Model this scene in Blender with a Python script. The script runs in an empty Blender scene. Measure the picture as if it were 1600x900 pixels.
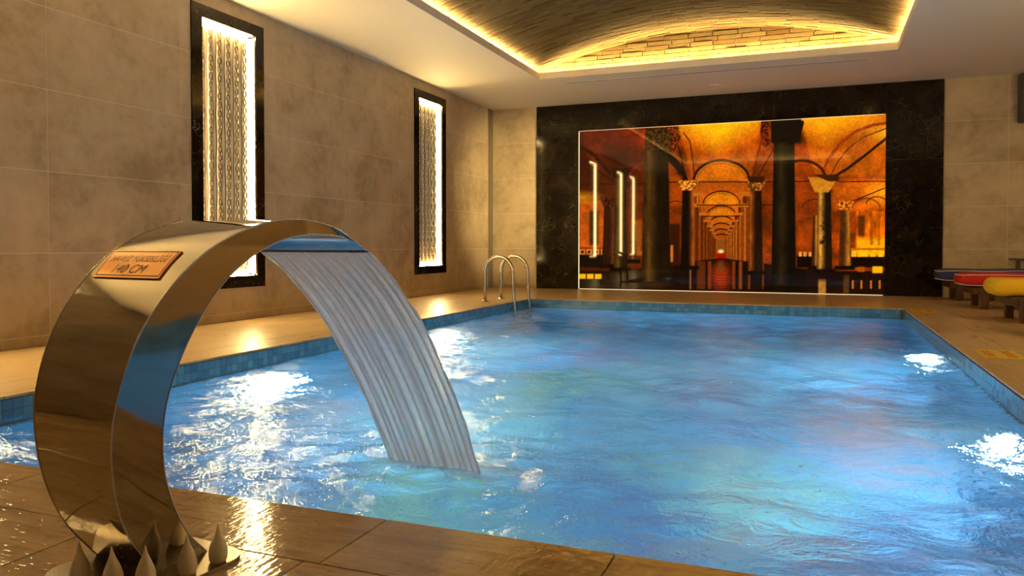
import bpy, bmesh, math, random
import numpy as np
from mathutils import Vector, Matrix

random.seed(7)
RNG = np.random.default_rng(11)
SC = bpy.context.scene
COL = SC.collection
PI = math.pi

# ---------------------------------------------------------------- camera, world, light levels, exposure
cam_data = bpy.data.cameras.new('camera')
cam = bpy.data.objects.new('camera', cam_data)
COL.objects.link(cam)
cam.location = (5.2518, -12.4094, 0.7347)
cam.rotation_euler = (PI / 2 - 0.021, 0.0, 0.3755)
cam_data.sensor_width = 36.0
cam_data.lens = 36.0 * 1206.42 / 1600.0
cam_data.shift_y = -41.71 / 1600.0
cam_data.clip_start = 0.02
SC.camera = cam

world = bpy.data.worlds.new('world')
SC.world = world
world.use_nodes = True
world.node_tree.nodes['Background'].inputs[0].default_value = (0.02, 0.016, 0.012, 1)
world.node_tree.nodes['Background'].inputs[1].default_value = 0.2

SC.view_settings.view_transform = 'Standard'
SC.view_settings.look = 'None'
SC.view_settings.exposure = 0.25
SC.view_settings.gamma = 1.0
SC.view_settings.use_curve_mapping = False
SC.cycles.max_bounces = 9
SC.cycles.diffuse_bounces = 4
SC.cycles.glossy_bounces = 4
SC.cycles.transmission_bounces = 8
SC.cycles.transparent_max_bounces = 12
SC.cycles.sample_clamp_indirect = 6.0
SC.cycles.blur_glossy = 0.6
SC.cycles.adaptive_threshold = 0.025

COVE = 300.0          # cove LED radiance
NICHE_LED = 88.0     # wall niche LED radiance
NICHE_PANEL = 0.22   # backlit panel radiance
MURAL = 0.95         # backlit print
POOL_W = 32.0       # underwater lamps, watts each
POOL_LENS = 32.0
FILL_DOWN_W = 30.0        # added unseen ceiling downlights, watts each
FILL_SPOT_W = 4600.0      # added unseen fill lamp that brightens the far left corner
LINEAR = 5.0         # linear ceiling lights at the far end behind the camera

# ---------------------------------------------------------------- measures (metres)
H = 3.0754
RX, RYN = 9.2, -17.0                     # room: x 0..RX, y RYN..0
PX0, PX1, PY0, PY1 = 1.5936, 6.1932, -10.6195, -2.4556
WL = -0.1087
DEPTH = -1.5
CO = 0.31                                # coping width
CX0, CX1, CY0, CY1 = 1.5851, 6.1411, -11.0, -2.0697   # ceiling recess
LIP = 0.0917
TW, RH, OFF = 1.2794, 0.6, -3.2543 + 2 * 1.2794        # wall tiles

# ---------------------------------------------------------------- helpers
def mesh_obj(name, verts, faces, mat=None, parent=None, smooth=False):
    me = bpy.data.meshes.new(name)
    me.from_pydata([tuple(v) for v in verts], [], [tuple(f) for f in faces])
    me.update()
    if smooth:
        me.polygons.foreach_set('use_smooth', [True] * len(me.polygons))
    return link(name, me, mat, parent)

def link(name, me, mat=None, parent=None):
    o = bpy.data.objects.new(name, me)
    COL.objects.link(o)
    if mat is not None and len(me.materials) == 0:
        me.materials.append(mat)
    if parent is not None:
        o.parent = parent
    return o

def empty(name, loc=(0, 0, 0), rz=0.0):
    o = bpy.data.objects.new(name, None)
    o.empty_display_size = 0.1
    COL.objects.link(o)
    o.location = loc
    o.rotation_euler = (0, 0, rz)
    return o

def tag(o, label=None, cat=None, group=None, kind=None):
    if label: o['label'] = label
    if cat: o['category'] = cat
    if group: o['group'] = group
    if kind: o['kind'] = kind
    return o

class MB:
    """collects shapes for one mesh"""
    def __init__(s): s.v = []; s.f = []
    def add(s, v, f):
        b = len(s.v)
        s.v += [tuple(q) for q in v]
        s.f += [tuple(b + i for i in q) for q in f]
        return s
    def box(s, x0, x1, y0, y1, z0, z1):
        v = [(x0, y0, z0), (x1, y0, z0), (x1, y1, z0), (x0, y1, z0), (x0, y0, z1), (x1, y0, z1), (x1, y1, z1), (x0, y1, z1)]
        f = [(0, 3, 2, 1), (4, 5, 6, 7), (0, 1, 5, 4), (1, 2, 6, 5), (2, 3, 7, 6), (3, 0, 4, 7)]
        return s.add(v, f)
    def tube(s, pts, r, n=10, caps=True):
        pts = [Vector(p) for p in pts]
        rs = r if hasattr(r, '__len__') else [r] * len(pts)
        t0 = (pts[1] - pts[0]).normalized()
        up = Vector((0, 0, 1)) if abs(t0.z) < 0.9 else Vector((1, 0, 0))
        nrm = t0.cross(up).normalized()
        rings = []
        for i, p in enumerate(pts):
            a = pts[max(0, i - 1)]; b = pts[min(len(pts) - 1, i + 1)]
            t = (b - a).normalized()
            nrm = (nrm - t * nrm.dot(t)).normalized()
            bn = t.cross(nrm)
            rings.append([p + (nrm * math.cos(2 * PI * k / n) + bn * math.sin(2 * PI * k / n)) * rs[i] for k in range(n)])
        v = [q for rg in rings for q in rg]
        f = []
        for i in range(len(rings) - 1):
            for k in range(n):
                k2 = (k + 1) % n
                f.append((i * n + k, i * n + k2, (i + 1) * n + k2, (i + 1) * n + k))
        if caps:
            f.append(tuple(range(n - 1, -1, -1)))
            f.append(tuple((len(rings) - 1) * n + k for k in range(n)))
        return s.add(v, f)
    def lathe(s, prof, c=(0, 0, 0), n=20, axis='z'):
        v = []; f = []
        for (r, z) in prof:
            for k in range(n):
                a = 2 * PI * k / n
                if axis == 'z': q = (c[0] + r * math.cos(a), c[1] + r * math.sin(a), c[2] + z)
                elif axis == 'x': q = (c[0] + z, c[1] + r * math.cos(a), c[2] + r * math.sin(a))
                v.append(q)
        m = len(prof)
        for i in range(m - 1):
            for k in range(n):
                k2 = (k + 1) % n
                f.append((i * n + k, i * n + k2, (i + 1) * n + k2, (i + 1) * n + k))
        f.append(tuple(range(n - 1, -1, -1)))
        f.append(tuple((m - 1) * n + k for k in range(n)))
        return s.add(v, f)
    def build(s, name, mat=None, parent=None, smooth=False, bevel=0.0, seg=2):
        o = mesh_obj(name, s.v, s.f, mat, parent, smooth)
        if bevel:
            bm = bmesh.new(); bm.from_mesh(o.data)
            bmesh.ops.bevel(bm, geom=list(bm.edges), offset=bevel, segments=seg, affect='EDGES', profile=0.5)
            bm.to_mesh(o.data); bm.free()
        return o

def box_obj(name, x0, x1, y0, y1, z0, z1, mat, parent=None, bevel=0.0, seg=1):
    return MB().box(x0, x1, y0, y1, z0, z1).build(name, mat, parent, bevel=bevel, seg=seg)

# ---------------------------------------------------------------- materials
class NT:
    def __init__(s, name):
        s.m = bpy.data.materials.new(name); s.m.use_nodes = True
        s.t = s.m.node_tree; s.t.nodes.clear()
        s.out = s.n('ShaderNodeOutputMaterial')
    def n(s, typ, **kw):
        nd = s.t.nodes.new(typ)
        for k, v in kw.items():
            if k.startswith('i_'):
                nd.inputs[k[2:].replace('_', ' ')].default_value = v
            else:
                setattr(nd, k, v)
        return nd
    def l(s, a, b): s.t.links.new(a, b)
    def pos(s): return s.n('ShaderNodeNewGeometry').outputs['Position']
    def mapping(s, vec, scale=(1, 1, 1), rot=(0, 0, 0)):
        m = s.n('ShaderNodeMapping'); m.inputs['Scale'].default_value = scale; m.inputs['Rotation'].default_value = rot
        s.l(vec, m.inputs['Vector']); return m.outputs['Vector']
    def noise(s, vec, scale, detail=4, rough=0.55, dist=0.0):
        nd = s.n('ShaderNodeTexNoise'); s.l(vec, nd.inputs['Vector'])
        nd.inputs['Scale'].default_value = scale; nd.inputs['Detail'].default_value = detail
        nd.inputs['Roughness'].default_value = rough; nd.inputs['Distortion'].default_value = dist
        return nd.outputs['Fac']
    def ramp(s, fac, stops):
        r = s.n('ShaderNodeValToRGB'); s.l(fac, r.inputs['Fac'])
        el = r.color_ramp.elements
        while len(el) < len(stops): el.new(0.5)
        for e, (p, c) in zip(el, stops):
            e.position = p; e.color = (*c, 1) if len(c) == 3 else c
        return r.outputs['Color']
    def mix(s, fac, a, b, mode='MIX'):
        m = s.n('ShaderNodeMix', data_type='RGBA', blend_type=mode)
        if isinstance(fac, (int, float)): m.inputs['Factor'].default_value = fac
        else: s.l(fac, m.inputs['Factor'])
        for nm, q in ((6, a), (7, b)):
            if isinstance(q, tuple): m.inputs[nm].default_value = (*q, 1) if len(q) == 3 else q
            else: s.l(q, m.inputs[nm])
        return m.outputs[2]
    def math(s, op, a, b=None, c=None):
        m = s.n('ShaderNodeMath', operation=op)
        for i, q in enumerate((a, b, c)):
            if q is None: continue
            if isinstance(q, (int, float)): m.inputs[i].default_value = q
            else: s.l(q, m.inputs[i])
        return m.outputs[0]
    def bump(s, height, strength=0.2, dist=0.01):
        b = s.n('ShaderNodeBump'); b.inputs['Strength'].default_value = strength; b.inputs['Distance'].default_value = dist
        s.l(height, b.inputs['Height']); return b.outputs['Normal']
    def principled(s, color=(0.5, 0.5, 0.5), rough=0.5, metal=0.0, normal=None, spec=0.5, coat=0.0):
        p = s.n('ShaderNodeBsdfPrincipled')
        if isinstance(color, tuple): p.inputs['Base Color'].default_value = (*color, 1)
        else: s.l(color, p.inputs['Base Color'])
        if isinstance(rough, (int, float)): p.inputs['Roughness'].default_value = rough
        else: s.l(rough, p.inputs['Roughness'])
        p.inputs['Metallic'].default_value = metal
        p.inputs['Specular IOR Level'].default_value = spec
        p.inputs['Coat Weight'].default_value = coat
        if normal is not None: s.l(normal, p.inputs['Normal'])
        s.l(p.outputs[0], s.out.inputs['Surface'])
        return p

def plain(name, color, rough=0.5, metal=0.0, spec=0.5, var=0.12, scale=14.0):
    t = NT(name)
    n = t.noise(t.pos(), scale, 3)
    c = t.mix(n, tuple(q * (1 - var) for q in color), tuple(min(1, q * (1 + var)) for q in color))
    t.principled(c, rough, metal, spec=spec)
    return t.m

def emit(name, color, strength):
    t = NT(name)
    e = t.n('ShaderNodeEmission'); e.inputs[0].default_value = (*color, 1); e.inputs[1].default_value = strength
    t.l(e.outputs[0], t.out.inputs['Surface'])
    return t.m

def wall_tile_mat():
    t = NT('concrete look wall tile')
    p = t.pos()
    oi = t.n('ShaderNodeObjectInfo').outputs['Random']
    a = t.noise(p, 1.7, 6, 0.62, 0.4)
    b = t.noise(p, 9.0, 5, 0.65)
    f = t.math('ADD', t.math('MULTIPLY', a, 0.7), t.math('MULTIPLY', b, 0.3))
    f = t.math('ADD', f, t.math('MULTIPLY', t.math('SUBTRACT', oi, 0.5), 0.07))
    c = t.ramp(f, [(0.33, (0.300, 0.225, 0.138)), (0.50, (0.470, 0.368, 0.238)), (0.67, (0.580, 0.470, 0.325))])
    nb = t.bump(t.noise(p, 40, 3), 0.05, 0.01)
    t.principled(c, t.math('ADD', 0.36, t.math('MULTIPLY', b, 0.18)), normal=nb, spec=0.4)
    return t.m

def travertine(name, wet=False, axis='x'):
    t = NT(name)
    p = t.pos()
    st = t.mapping(p, (1.2, 9, 1) if axis == 'x' else (9, 1.2, 1))
    a = t.noise(st, 1.6, 7, 0.62, 0.6)
    b = t.noise(st, 7.0, 5, 0.7)
    oi = t.n('ShaderNodeObjectInfo').outputs['Random']
    f = t.math('ADD', t.math('MULTIPLY', a, 0.65), t.math('MULTIPLY', b, 0.35))
    f = t.math('ADD', f, t.math('MULTIPLY', t.math('SUBTRACT', oi, 0.5), 0.06))
    if wet: c = t.ramp(f, [(0.32, (0.18, 0.110, 0.050)), (0.48, (0.33, 0.220, 0.110)), (0.68, (0.46, 0.330, 0.190))])
    else: c = t.ramp(f, [(0.32, (0.27, 0.175, 0.085)), (0.48, (0.47, 0.330, 0.175)), (0.68, (0.60, 0.450, 0.270))])
    pit = t.noise(t.mapping(p, (5, 26, 1) if axis == 'x' else (26, 5, 1)), 4.0, 2, 0.5)
    pitm = t.ramp(pit, [(0.62, (0, 0, 0)), (0.70, (1, 1, 1))])
    c = t.mix(t.math('MULTIPLY', pitm, 0.65), c, (0.08, 0.045, 0.02))
    hgt = t.math('SUBTRACT', t.math('MULTIPLY', b, 0.4), t.math('MULTIPLY', pitm, 0.6))
    if wet:
        film = t.noise(t.mapping(p, (9, 3.0, 1)), 6.0, 3, 0.5)
        hgt = t.math('ADD', t.math('MULTIPLY', hgt, 0.15), t.math('MULTIPLY', film, 0.8))
        nb = t.bump(hgt, 0.35, 0.004)
        t.principled(c, 0.09, normal=nb, spec=0.6)
    else:
        nb = t.bump(hgt, 0.25, 0.003)
        r = t.math('ADD', 0.20, t.math('MULTIPLY', a, 0.22))
        t.principled(c, r, normal=nb, spec=0.5)
    return t.m

def marble_mat():
    t = NT('dark brown marble')
    p = t.pos()
    a = t.noise(p, 3.2, 8, 0.68, 1.2)
    base = t.ramp(a, [(0.30, (0.004, 0.003, 0.002)), (0.55, (0.012, 0.008, 0.005)), (0.75, (0.035, 0.024, 0.014))])
    w = t.noise(p, 5.0, 3, 0.5)
    wv = t.mapping(p, (1, 1, 1))
    vm = t.n('ShaderNodeVectorMath', operation='ADD'); t.l(wv, vm.inputs[0])
    nz = t.n('ShaderNodeTexNoise'); nz.inputs['Scale'].default_value = 4.0; nz.inputs['Detail'].default_value = 3; t.l(p, nz.inputs['Vector'])
    sc = t.n('ShaderNodeVectorMath', operation='SCALE'); sc.inputs['Scale'].default_value = 0.35; t.l(nz.outputs['Color'], sc.inputs[0])
    t.l(sc.outputs[0], vm.inputs[1])
    v = t.n('ShaderNodeTexVoronoi', feature='DISTANCE_TO_EDGE'); v.inputs['Scale'].default_value = 7.0; t.l(vm.outputs[0], v.inputs['Vector'])
    vein = t.ramp(v.outputs['Distance'], [(0.0, (1, 1, 1)), (0.022, (0, 0, 0))])
    msk = t.ramp(t.noise(p, 2.6, 3), [(0.50, (0, 0, 0)), (0.70, (1, 1, 1))])
    c = t.mix(t.math('MULTIPLY', t.math('MULTIPLY', vein, msk), 0.55), base, (0.33, 0.25, 0.16))
    t.principled(c, 0.10, spec=0.25)
    return t.m

def steel_mat(name='polished stainless steel', rough=0.06, col=(0.42, 0.38, 0.32)):
    t = NT(name)
    nb = t.bump(t.noise(t.pos(), 3.5, 2), 0.06, 0.02)
    sm = t.noise(t.mapping(t.pos(), (30, 30, 4)), 3.0, 3)
    t.principled(col, t.math('ADD', rough * 0.7, t.math('MULTIPLY', sm, rough * 0.6)), 1.0, normal=nb)
    return t.m

def brick_mat():
    t = NT('thin vault brick')
    oi = t.n('ShaderNodeObjectInfo').outputs['Random']
    p = t.pos()
    cell = t.n('ShaderNodeTexWhiteNoise', noise_dimensions='3D')
    att = t.n('ShaderNodeAttribute', attribute_name='brick_id')
    f = t.math('FRACT', t.math('ADD', oi, att.outputs['Fac']))
    c = t.ramp(f, [(0.0, (0.10, 0.062, 0.022)), (0.25, (0.145, 0.10, 0.038)), (0.75, (0.165, 0.12, 0.048)), (0.93, (0.11, 0.055, 0.015)), (1.0, (0.08, 0.038, 0.01))])
    n = t.noise(p, 30, 4)
    c = t.mix(t.math('MULTIPLY', n, 0.45), c, (0.07, 0.05, 0.025))
    t.principled(c, 0.8, normal=t.bump(n, 0.5, 0.01), spec=0.2)
    return t.m

def mosaic_mat(name, ca, cb):
    t = NT(name)
    p = t.pos()
    oi = t.n('ShaderNodeObjectInfo').outputs['Random']
    att = t.n('ShaderNodeAttribute', attribute_name='tile_id')
    f = t.math('FRACT', t.math('ADD', oi, att.outputs['Fac']))
    c = t.mix(f, ca, cb)
    n = t.noise(p, 60, 2)
    c = t.mix(t.math('MULTIPLY', n, 0.25), c, tuple(q * 0.5 for q in ca))
    t.principled(c, 0.14, spec=0.5)
    return t.m

# coloured motifs of the mosaic picture: x, y, radius, colour, amount
PATCHES = [(5.54, -7.05, 0.62, (0.60, 0.24, 0.24), 0.70), (5.6, -6.3, 0.35, (0.60, 0.26, 0.24), 0.7), (5.2, -5.9, 0.45, (0.06, 0.16, 0.45), 0.7),
           (4.75, -8.05, 0.60, (0.34, 0.64, 0.42), 0.50), (4.45, -6.35, 0.42, (0.22, 0.16, 0.40), 0.75), (3.85, -6.2, 0.40, (0.30, 0.60, 0.46), 0.5),
           (4.4, -8.75, 0.55, (0.05, 0.20, 0.62), 0.75), (2.0, -7.9, 0.55, (0.40, 0.26, 0.24), 0.7), (3.3, -8.9, 0.50, (0.20, 0.58, 0.50), 0.8),
           (5.75, -8.6, 0.55, (0.07, 0.17, 0.48), 0.8), (5.35, -8.9, 0.30, (0.50, 0.22, 0.22), 0.7), (3.2, -4.9, 0.6, (0.30, 0.22, 0.52), 0.6), (4.9, -3.6, 0.6, (0.22, 0.16, 0.42), 0.6)]
def pool_floor_mat():
    """blue mosaic with large patches of other colours worked into it"""
    t = NT('pool floor mosaic picture')
    p = t.pos()
    a = t.noise(p, 0.75, 4, 0.6, 0.8)
    b = t.noise(t.mapping(p, (1, 1, 1), (0, 0, 1.1)), 0.9, 4, 0.6, 1.2)
    d = t.noise(t.mapping(p, (1.1, 0.8, 1), (0, 0, 2.2)), 0.8, 5, 0.65, 1.5)
    fine = t.noise(p, 5.0, 5, 0.7)
    c = t.ramp(a, [(0.34, (0.05, 0.21, 0.58)), (0.5, (0.12, 0.43, 0.76)), (0.64, (0.27, 0.66, 0.86))])
    g = t.ramp(b, [(0.55, (0, 0, 0)), (0.68, (1, 1, 1))])
    c = t.mix(t.math('MULTIPLY', g, 0.70), c, (0.24, 0.56, 0.38))
    r = t.ramp(d, [(0.57, (0, 0, 0)), (0.68, (1, 1, 1))])
    c = t.mix(t.math('MULTIPLY', r, 0.80), c, (0.46, 0.24, 0.30))
    nz = t.n('ShaderNodeTexNoise'); nz.inputs['Scale'].default_value = 1.6; nz.inputs['Detail'].default_value = 5; nz.inputs['Roughness'].default_value = 0.65; t.l(p, nz.inputs['Vector'])
    off = t.n('ShaderNodeVectorMath', operation='MULTIPLY_ADD'); t.l(nz.outputs['Color'], off.inputs[0]); off.inputs[1].default_value = (1.5, 1.5, 0); t.l(p, off.inputs[2])
    for (px, py, rad, pc, am) in PATCHES:
        dn = t.n('ShaderNodeVectorMath', operation='DISTANCE'); t.l(off.outputs[0], dn.inputs[0]); dn.inputs[1].default_value = (px + 0.75, py + 0.75, DEPTH)
        mr = t.n('ShaderNodeMapRange', interpolation_type='SMOOTHSTEP'); t.l(dn.outputs['Value'], mr.inputs[0])
        mr.inputs[1].default_value = rad * 0.35; mr.inputs[2].default_value = rad * 1.1; mr.inputs[3].default_value = am; mr.inputs[4].default_value = 0.0
        c = t.mix(mr.outputs[0], c, pc)
    k = t.ramp(fine, [(0.55, (0, 0, 0)), (0.72, (1, 1, 1))])
    c = t.mix(t.math('MULTIPLY', k, 0.50), c, (0.05, 0.15, 0.40))
    t.principled(c, 0.35, spec=0.3)
    return t.m

def water_mat():
    t = NT('pool water')
    p = t.pos()
    a = t.noise(t.mapping(p, (1.0, 1.3, 1)), 7.0, 4, 0.6, 0.8)
    b = t.noise(p, 26.0, 3, 0.6, 0.5)
    h = t.math('ADD', t.math('MULTIPLY', a, 0.8), t.math('MULTIPLY', b, 0.20))
    nb = t.bump(h, 0.60, 0.038)
    g = t.n('ShaderNodeBsdfGlass'); g.inputs['IOR'].default_value = 1.333; g.inputs['Roughness'].default_value = 0.06
    g.inputs['Color'].default_value = (0.86, 0.97, 1.0, 1)
    t.l(nb, g.inputs['Normal'])
    t.l(g.outputs[0], t.out.inputs['Surface'])
    vs_ = t.n('ShaderNodeVolumeScatter'); vs_.inputs['Color'].default_value = (0.55, 0.88, 1.0, 1)
    vs_.inputs['Density'].default_value = 0.07; vs_.inputs['Anisotropy'].default_value = 0.5
    t.l(vs_.outputs[0], t.out.inputs['Volume'])
    return t.m

def sheet_mat():
    """falling water film: clear film broken by white aerated streaks that follow the fall"""
    t = NT('falling water')
    uv = t.n('ShaderNodeAttribute', attribute_name='flow').outputs['Vector']
    a = t.noise(t.mapping(uv, (52, 2.6, 1)), 1.0, 4, 0.6, 0.15)
    b = t.noise(t.mapping(uv, (190, 12, 1)), 1.0, 3, 0.6, 0.3)
    c = t.noise(t.mapping(uv, (110, 40, 1)), 1.0, 3, 0.6)
    f = t.math('ADD', t.math('ADD', t.math('MULTIPLY', a, 0.45), t.math('MULTIPLY', b, 0.35)), t.math('MULTIPLY', c, 0.2))
    sep = t.n('ShaderNodeSeparateXYZ'); t.l(uv, sep.inputs[0])
    f2 = t.ramp(f, [(0.36, (0.46, 0.46, 0.46)), (0.56, (1.0, 1.0, 1.0))])
    aer = t.math('MINIMUM', 0.95, t.math('ADD', f2, t.math('MULTIPLY', sep.outputs[1], 0.05)))
    nb = t.bump(f, 0.5, 0.02)
    tr = t.n('ShaderNodeBsdfTransparent')
    gl = t.n('ShaderNodeBsdfGlossy'); gl.inputs['Roughness'].default_value = 0.18; t.l(nb, gl.inputs['Normal'])
    fr = t.n('ShaderNodeFresnel'); fr.inputs['IOR'].default_value = 1.33; t.l(nb, fr.inputs['Normal'])
    film = t.n('ShaderNodeMixShader'); t.l(fr.outputs[0], film.inputs[0]); t.l(tr.outputs[0], film.inputs[1]); t.l(gl.outputs[0], film.inputs[2])
    df = t.n('ShaderNodeBsdfDiffuse'); df.inputs['Color'].default_value = (0.97, 0.98, 0.99, 1)
    tl = t.n('ShaderNodeBsdfTranslucent'); tl.inputs['Color'].default_value = (0.97, 0.98, 0.99, 1)
    wh = t.n('ShaderNodeMixShader'); wh.inputs[0].default_value = 0.5; t.l(df.outputs[0], wh.inputs[1]); t.l(tl.outputs[0], wh.inputs[2])
    rf = t.n('ShaderNodeBsdfRefraction'); rf.inputs['IOR'].default_value = 1.15; rf.inputs['Roughness'].default_value = 0.35; t.l(nb, rf.inputs['Normal'])
    wr = t.n('ShaderNodeMixShader'); wr.inputs[0].default_value = 0.30; t.l(wh.outputs[0], wr.inputs[1]); t.l(rf.outputs[0], wr.inputs[2])
    wg = t.n('ShaderNodeMixShader'); wg.inputs[0].default_value = 0.22; t.l(wr.outputs[0], wg.inputs[1]); t.l(gl.outputs[0], wg.inputs[2])
    mx = t.n('ShaderNodeMixShader'); t.l(aer, mx.inputs[0]); t.l(film.outputs[0], mx.inputs[1]); t.l(wg.outputs[0], mx.inputs[2])
    t.l(mx.outputs[0], t.out.inputs['Surface'])
    return t.m

def foam_mat():
    t = NT('water foam')
    p = t.pos()
    f = t.ramp(t.noise(p, 16, 5, 0.65, 0.5), [(0.42, (0, 0, 0)), (0.72, (1, 1, 1))])
    att = t.n('ShaderNodeAttribute', attribute_name='fade').outputs['Fac']
    f = t.math('MULTIPLY', t.math('ADD', t.math('MULTIPLY', f, 0.45), 0.55), att)
    tr = t.n('ShaderNodeBsdfTransparent')
    df = t.n('ShaderNodeBsdfDiffuse'); df.inputs['Color'].default_value = (0.88, 0.90, 0.92, 1)
    tl = t.n('ShaderNodeBsdfTranslucent'); tl.inputs['Color'].default_value = (0.88, 0.92, 0.96, 1)
    wh = t.n('ShaderNodeMixShader'); wh.inputs[0].default_value = 0.5; t.l(df.outputs[0], wh.inputs[1]); t.l(tl.outputs[0], wh.inputs[2])
    mx = t.n('ShaderNodeMixShader'); t.l(f, mx.inputs[0]); t.l(tr.outputs[0], mx.inputs[1]); t.l(wh.outputs[0], mx.inputs[2])
    t.l(mx.outputs[0], t.out.inputs['Surface'])
    return t.m

def mural_mat():
    t = NT('backlit glass print')
    at = t.n('ShaderNodeAttribute', attribute_name='print')
    p = t.principled((0.004, 0.003, 0.002), 0.03, spec=0.2)
    t.l(at.outputs['Color'], p.inputs['Emission Color'])
    p.inputs['Emission Strength'].default_value = MURAL
    return t.m

M = {}
M['tile'] = wall_tile_mat()
M['grout'] = plain('pale grout', (0.74, 0.64, 0.48), 0.85, spec=0.2)
M['trav'] = travertine('travertine', axis='y')
M['trav_x'] = travertine('travertine across', axis='x')
M['trav_wet'] = travertine('wet travertine', True, 'x')
M['floor_grout'] = plain('dark floor grout', (0.10, 0.07, 0.04), 0.8, spec=0.2)
M['marble'] = marble_mat()
M['steel'] = steel_mat()
M['steel_soft'] = steel_mat('brushed stainless tube', 0.22, (0.58, 0.54, 0.48))
M['steel_dark'] = steel_mat('dull base plate steel', 0.25, (0.30, 0.26, 0.21))
M['paint'] = plain('white ceiling paint', (0.77, 0.72, 0.60), 0.7, var=0.03, spec=0.25)
M['brick'] = brick_mat()
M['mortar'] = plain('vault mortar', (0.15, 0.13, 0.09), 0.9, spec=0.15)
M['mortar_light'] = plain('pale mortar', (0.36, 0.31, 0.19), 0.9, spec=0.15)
M['mosaic'] = mosaic_mat('blue waterline mosaic', (0.055, 0.17, 0.27), (0.12, 0.29, 0.40))
M['mosaic_grout'] = plain('mosaic grout', (0.42, 0.44, 0.40), 0.8, spec=0.2)
M['pool_wall'] = plain('blue pool wall mosaic', (0.13, 0.45, 0.76), 0.35, var=0.15, scale=6)
M['pool_floor'] = pool_floor_mat()
M['water'] = water_mat()
M['sheet'] = sheet_mat()
M['foam'] = foam_mat()
M['cove'] = emit('warm cove LED', (1.0, 0.68, 0.24), COVE)
M['niche_led'] = emit('warm white LED', (1.0, 0.68, 0.26), NICHE_LED)
M['edge_led'] = emit('mural edge LED', (1.0, 0.72, 0.36), 1.3)
M['linear'] = emit('linear lamp diffuser', (1.0, 0.82, 0.55), LINEAR)
M['lens'] = emit('pool lamp lens', (0.80, 0.93, 1.0), POOL_LENS)
M['down'] = emit('fill lamp lens', (1.0, 0.80, 0.52), 6.0)
M['dark_wood'] = plain('reflection dimming dark wood', (0.075, 0.030, 0.013), 0.42, var=0.35)
M['black'] = plain('black plastic', (0.012, 0.011, 0.010), 0.5)
M['slot'] = plain('dark slot', (0.03, 0.026, 0.02), 0.7)
M['grey_box'] = plain('dark grey plastic', (0.045, 0.042, 0.04), 0.5)
M['wax'] = plain('ivory plastic', (0.85, 0.76, 0.56), 0.3, var=0.04)
M['brass'] = plain('copper coloured plaque', (0.62, 0.28, 0.06), 0.30, 0.75, var=0.1)
M['brass_ink'] = plain('engraved dark lettering', (0.10, 0.030, 0.010), 0.5)
M['dark_strip'] = plain('grey brown corner shade', (0.16, 0.125, 0.09), 0.55, var=0.05)  # colour of the painted corner shade, not of a real part
M['yellow_sign'] = plain('yellow sign vinyl', (0.70, 0.48, 0.02), 0.45)
M['red_ink'] = plain('red print', (0.50, 0.12, 0.03), 0.5)
M['white_plastic'] = plain('white plastic', (0.7, 0.68, 0.64), 0.4)
M['piping'] = plain('white piping', (0.70, 0.68, 0.64), 0.6)

# ---------------------------------------------------------------- niches in the left wall
NICHES = [(-2.8354, -1.8457), (-6.9732, -6.0), (-9.80, -8.82), (-11.43, -10.45)]   # outer y range of frames
FZ0, FZ1 = 0.320, 2.934
FB = 0.130            # frame border (horizontal)
FBZ = 0.113
NDEPTH = 0.085
def niche_inner(k):
    y0, y1 = NICHES[k]
    return y0 + FB, y1 - FB + 0.01, FZ0 + FBZ, FZ1 - FBZ

# ---------------------------------------------------------------- walls with separate tiles
def sub_rects(y0, y1, z0, z1, holes):
    """rectangle minus rectangular holes -> rectangles"""
    out = [(y0, y1, z0, z1)]
    for (a, b, c, d) in holes:
        nxt = []
        for (p, q, r, s) in out:
            if b <= p or a >= q or d <= r or c >= s:
                nxt.append((p, q, r, s)); continue
            if a > p: nxt.append((p, a, r, s))
            if b < q: nxt.append((b, q, r, s))
            pp, qq = max(p, a), min(q, b)
            if c > r: nxt.append((pp, qq, r, c))
            if d < s: nxt.append((pp, qq, d, s))
        out = nxt
    return out

def cols(lo, hi, start, step):
    e = [lo]
    k = math.ceil((lo - start) / step)
    while start + k * step < hi - 1e-6:
        if start + k * step > lo + 1e-6: e.append(start + k * step)
        k += 1
    return e + [hi]

G = 0.0022
ROWS = [0.0] + [H - j * RH for j in range(5, 0, -1)] + [H]
# left wall
holes_in = [niche_inner(k) for k in range(4)]
holes_out = [(y0 + 0.012, y1 - 0.012, FZ0 + 0.012, FZ1 - 0.012) for (y0, y1) in NICHES]
mb = MB()
for (a, b, c, d) in sub_rects(RYN, 0.15, 0, H + 0.25, holes_in):
    mb.box(-0.20, -0.0012, a, b, c, d)
wall_left = tag(mb.build('wall_left', M['grout']), 'beige concrete-look tiled wall with two tall lit panels', kind='structure')
shared = {}
def add_tiles(parent, u_edges, holes, place, mat):
    for i in range(len(u_edges) - 1):
        for j in range(len(ROWS) - 1):
            a, b, c, d = u_edges[i] + G, u_edges[i + 1] - G, ROWS[j] + G, ROWS[j + 1] - G
            if j == 0: c = ROWS[0]
            rs = sub_rects(a, b, c, d, holes)
            if not rs: continue
            mb = MB()
            for r in rs: place(mb, *r)
            mb.build('tile', mat, parent)
add_tiles(wall_left, cols(RYN, -0.2, OFF, TW), holes_out, lambda m, a, b, c, d: m.box(-0.0012, 0.0, a, b, c, d), M['tile'])
dark_strip = box_obj('corner_shade_strip', -0.008, 0.004, -0.205, -0.002, 0.0, H, M['dark_strip'], bevel=0.002)  # strip drawn as the corner's shade; no real part stands there
tag(dark_strip, 'grey brown strip standing for the shade in the far left corner', kind='structure')

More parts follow.
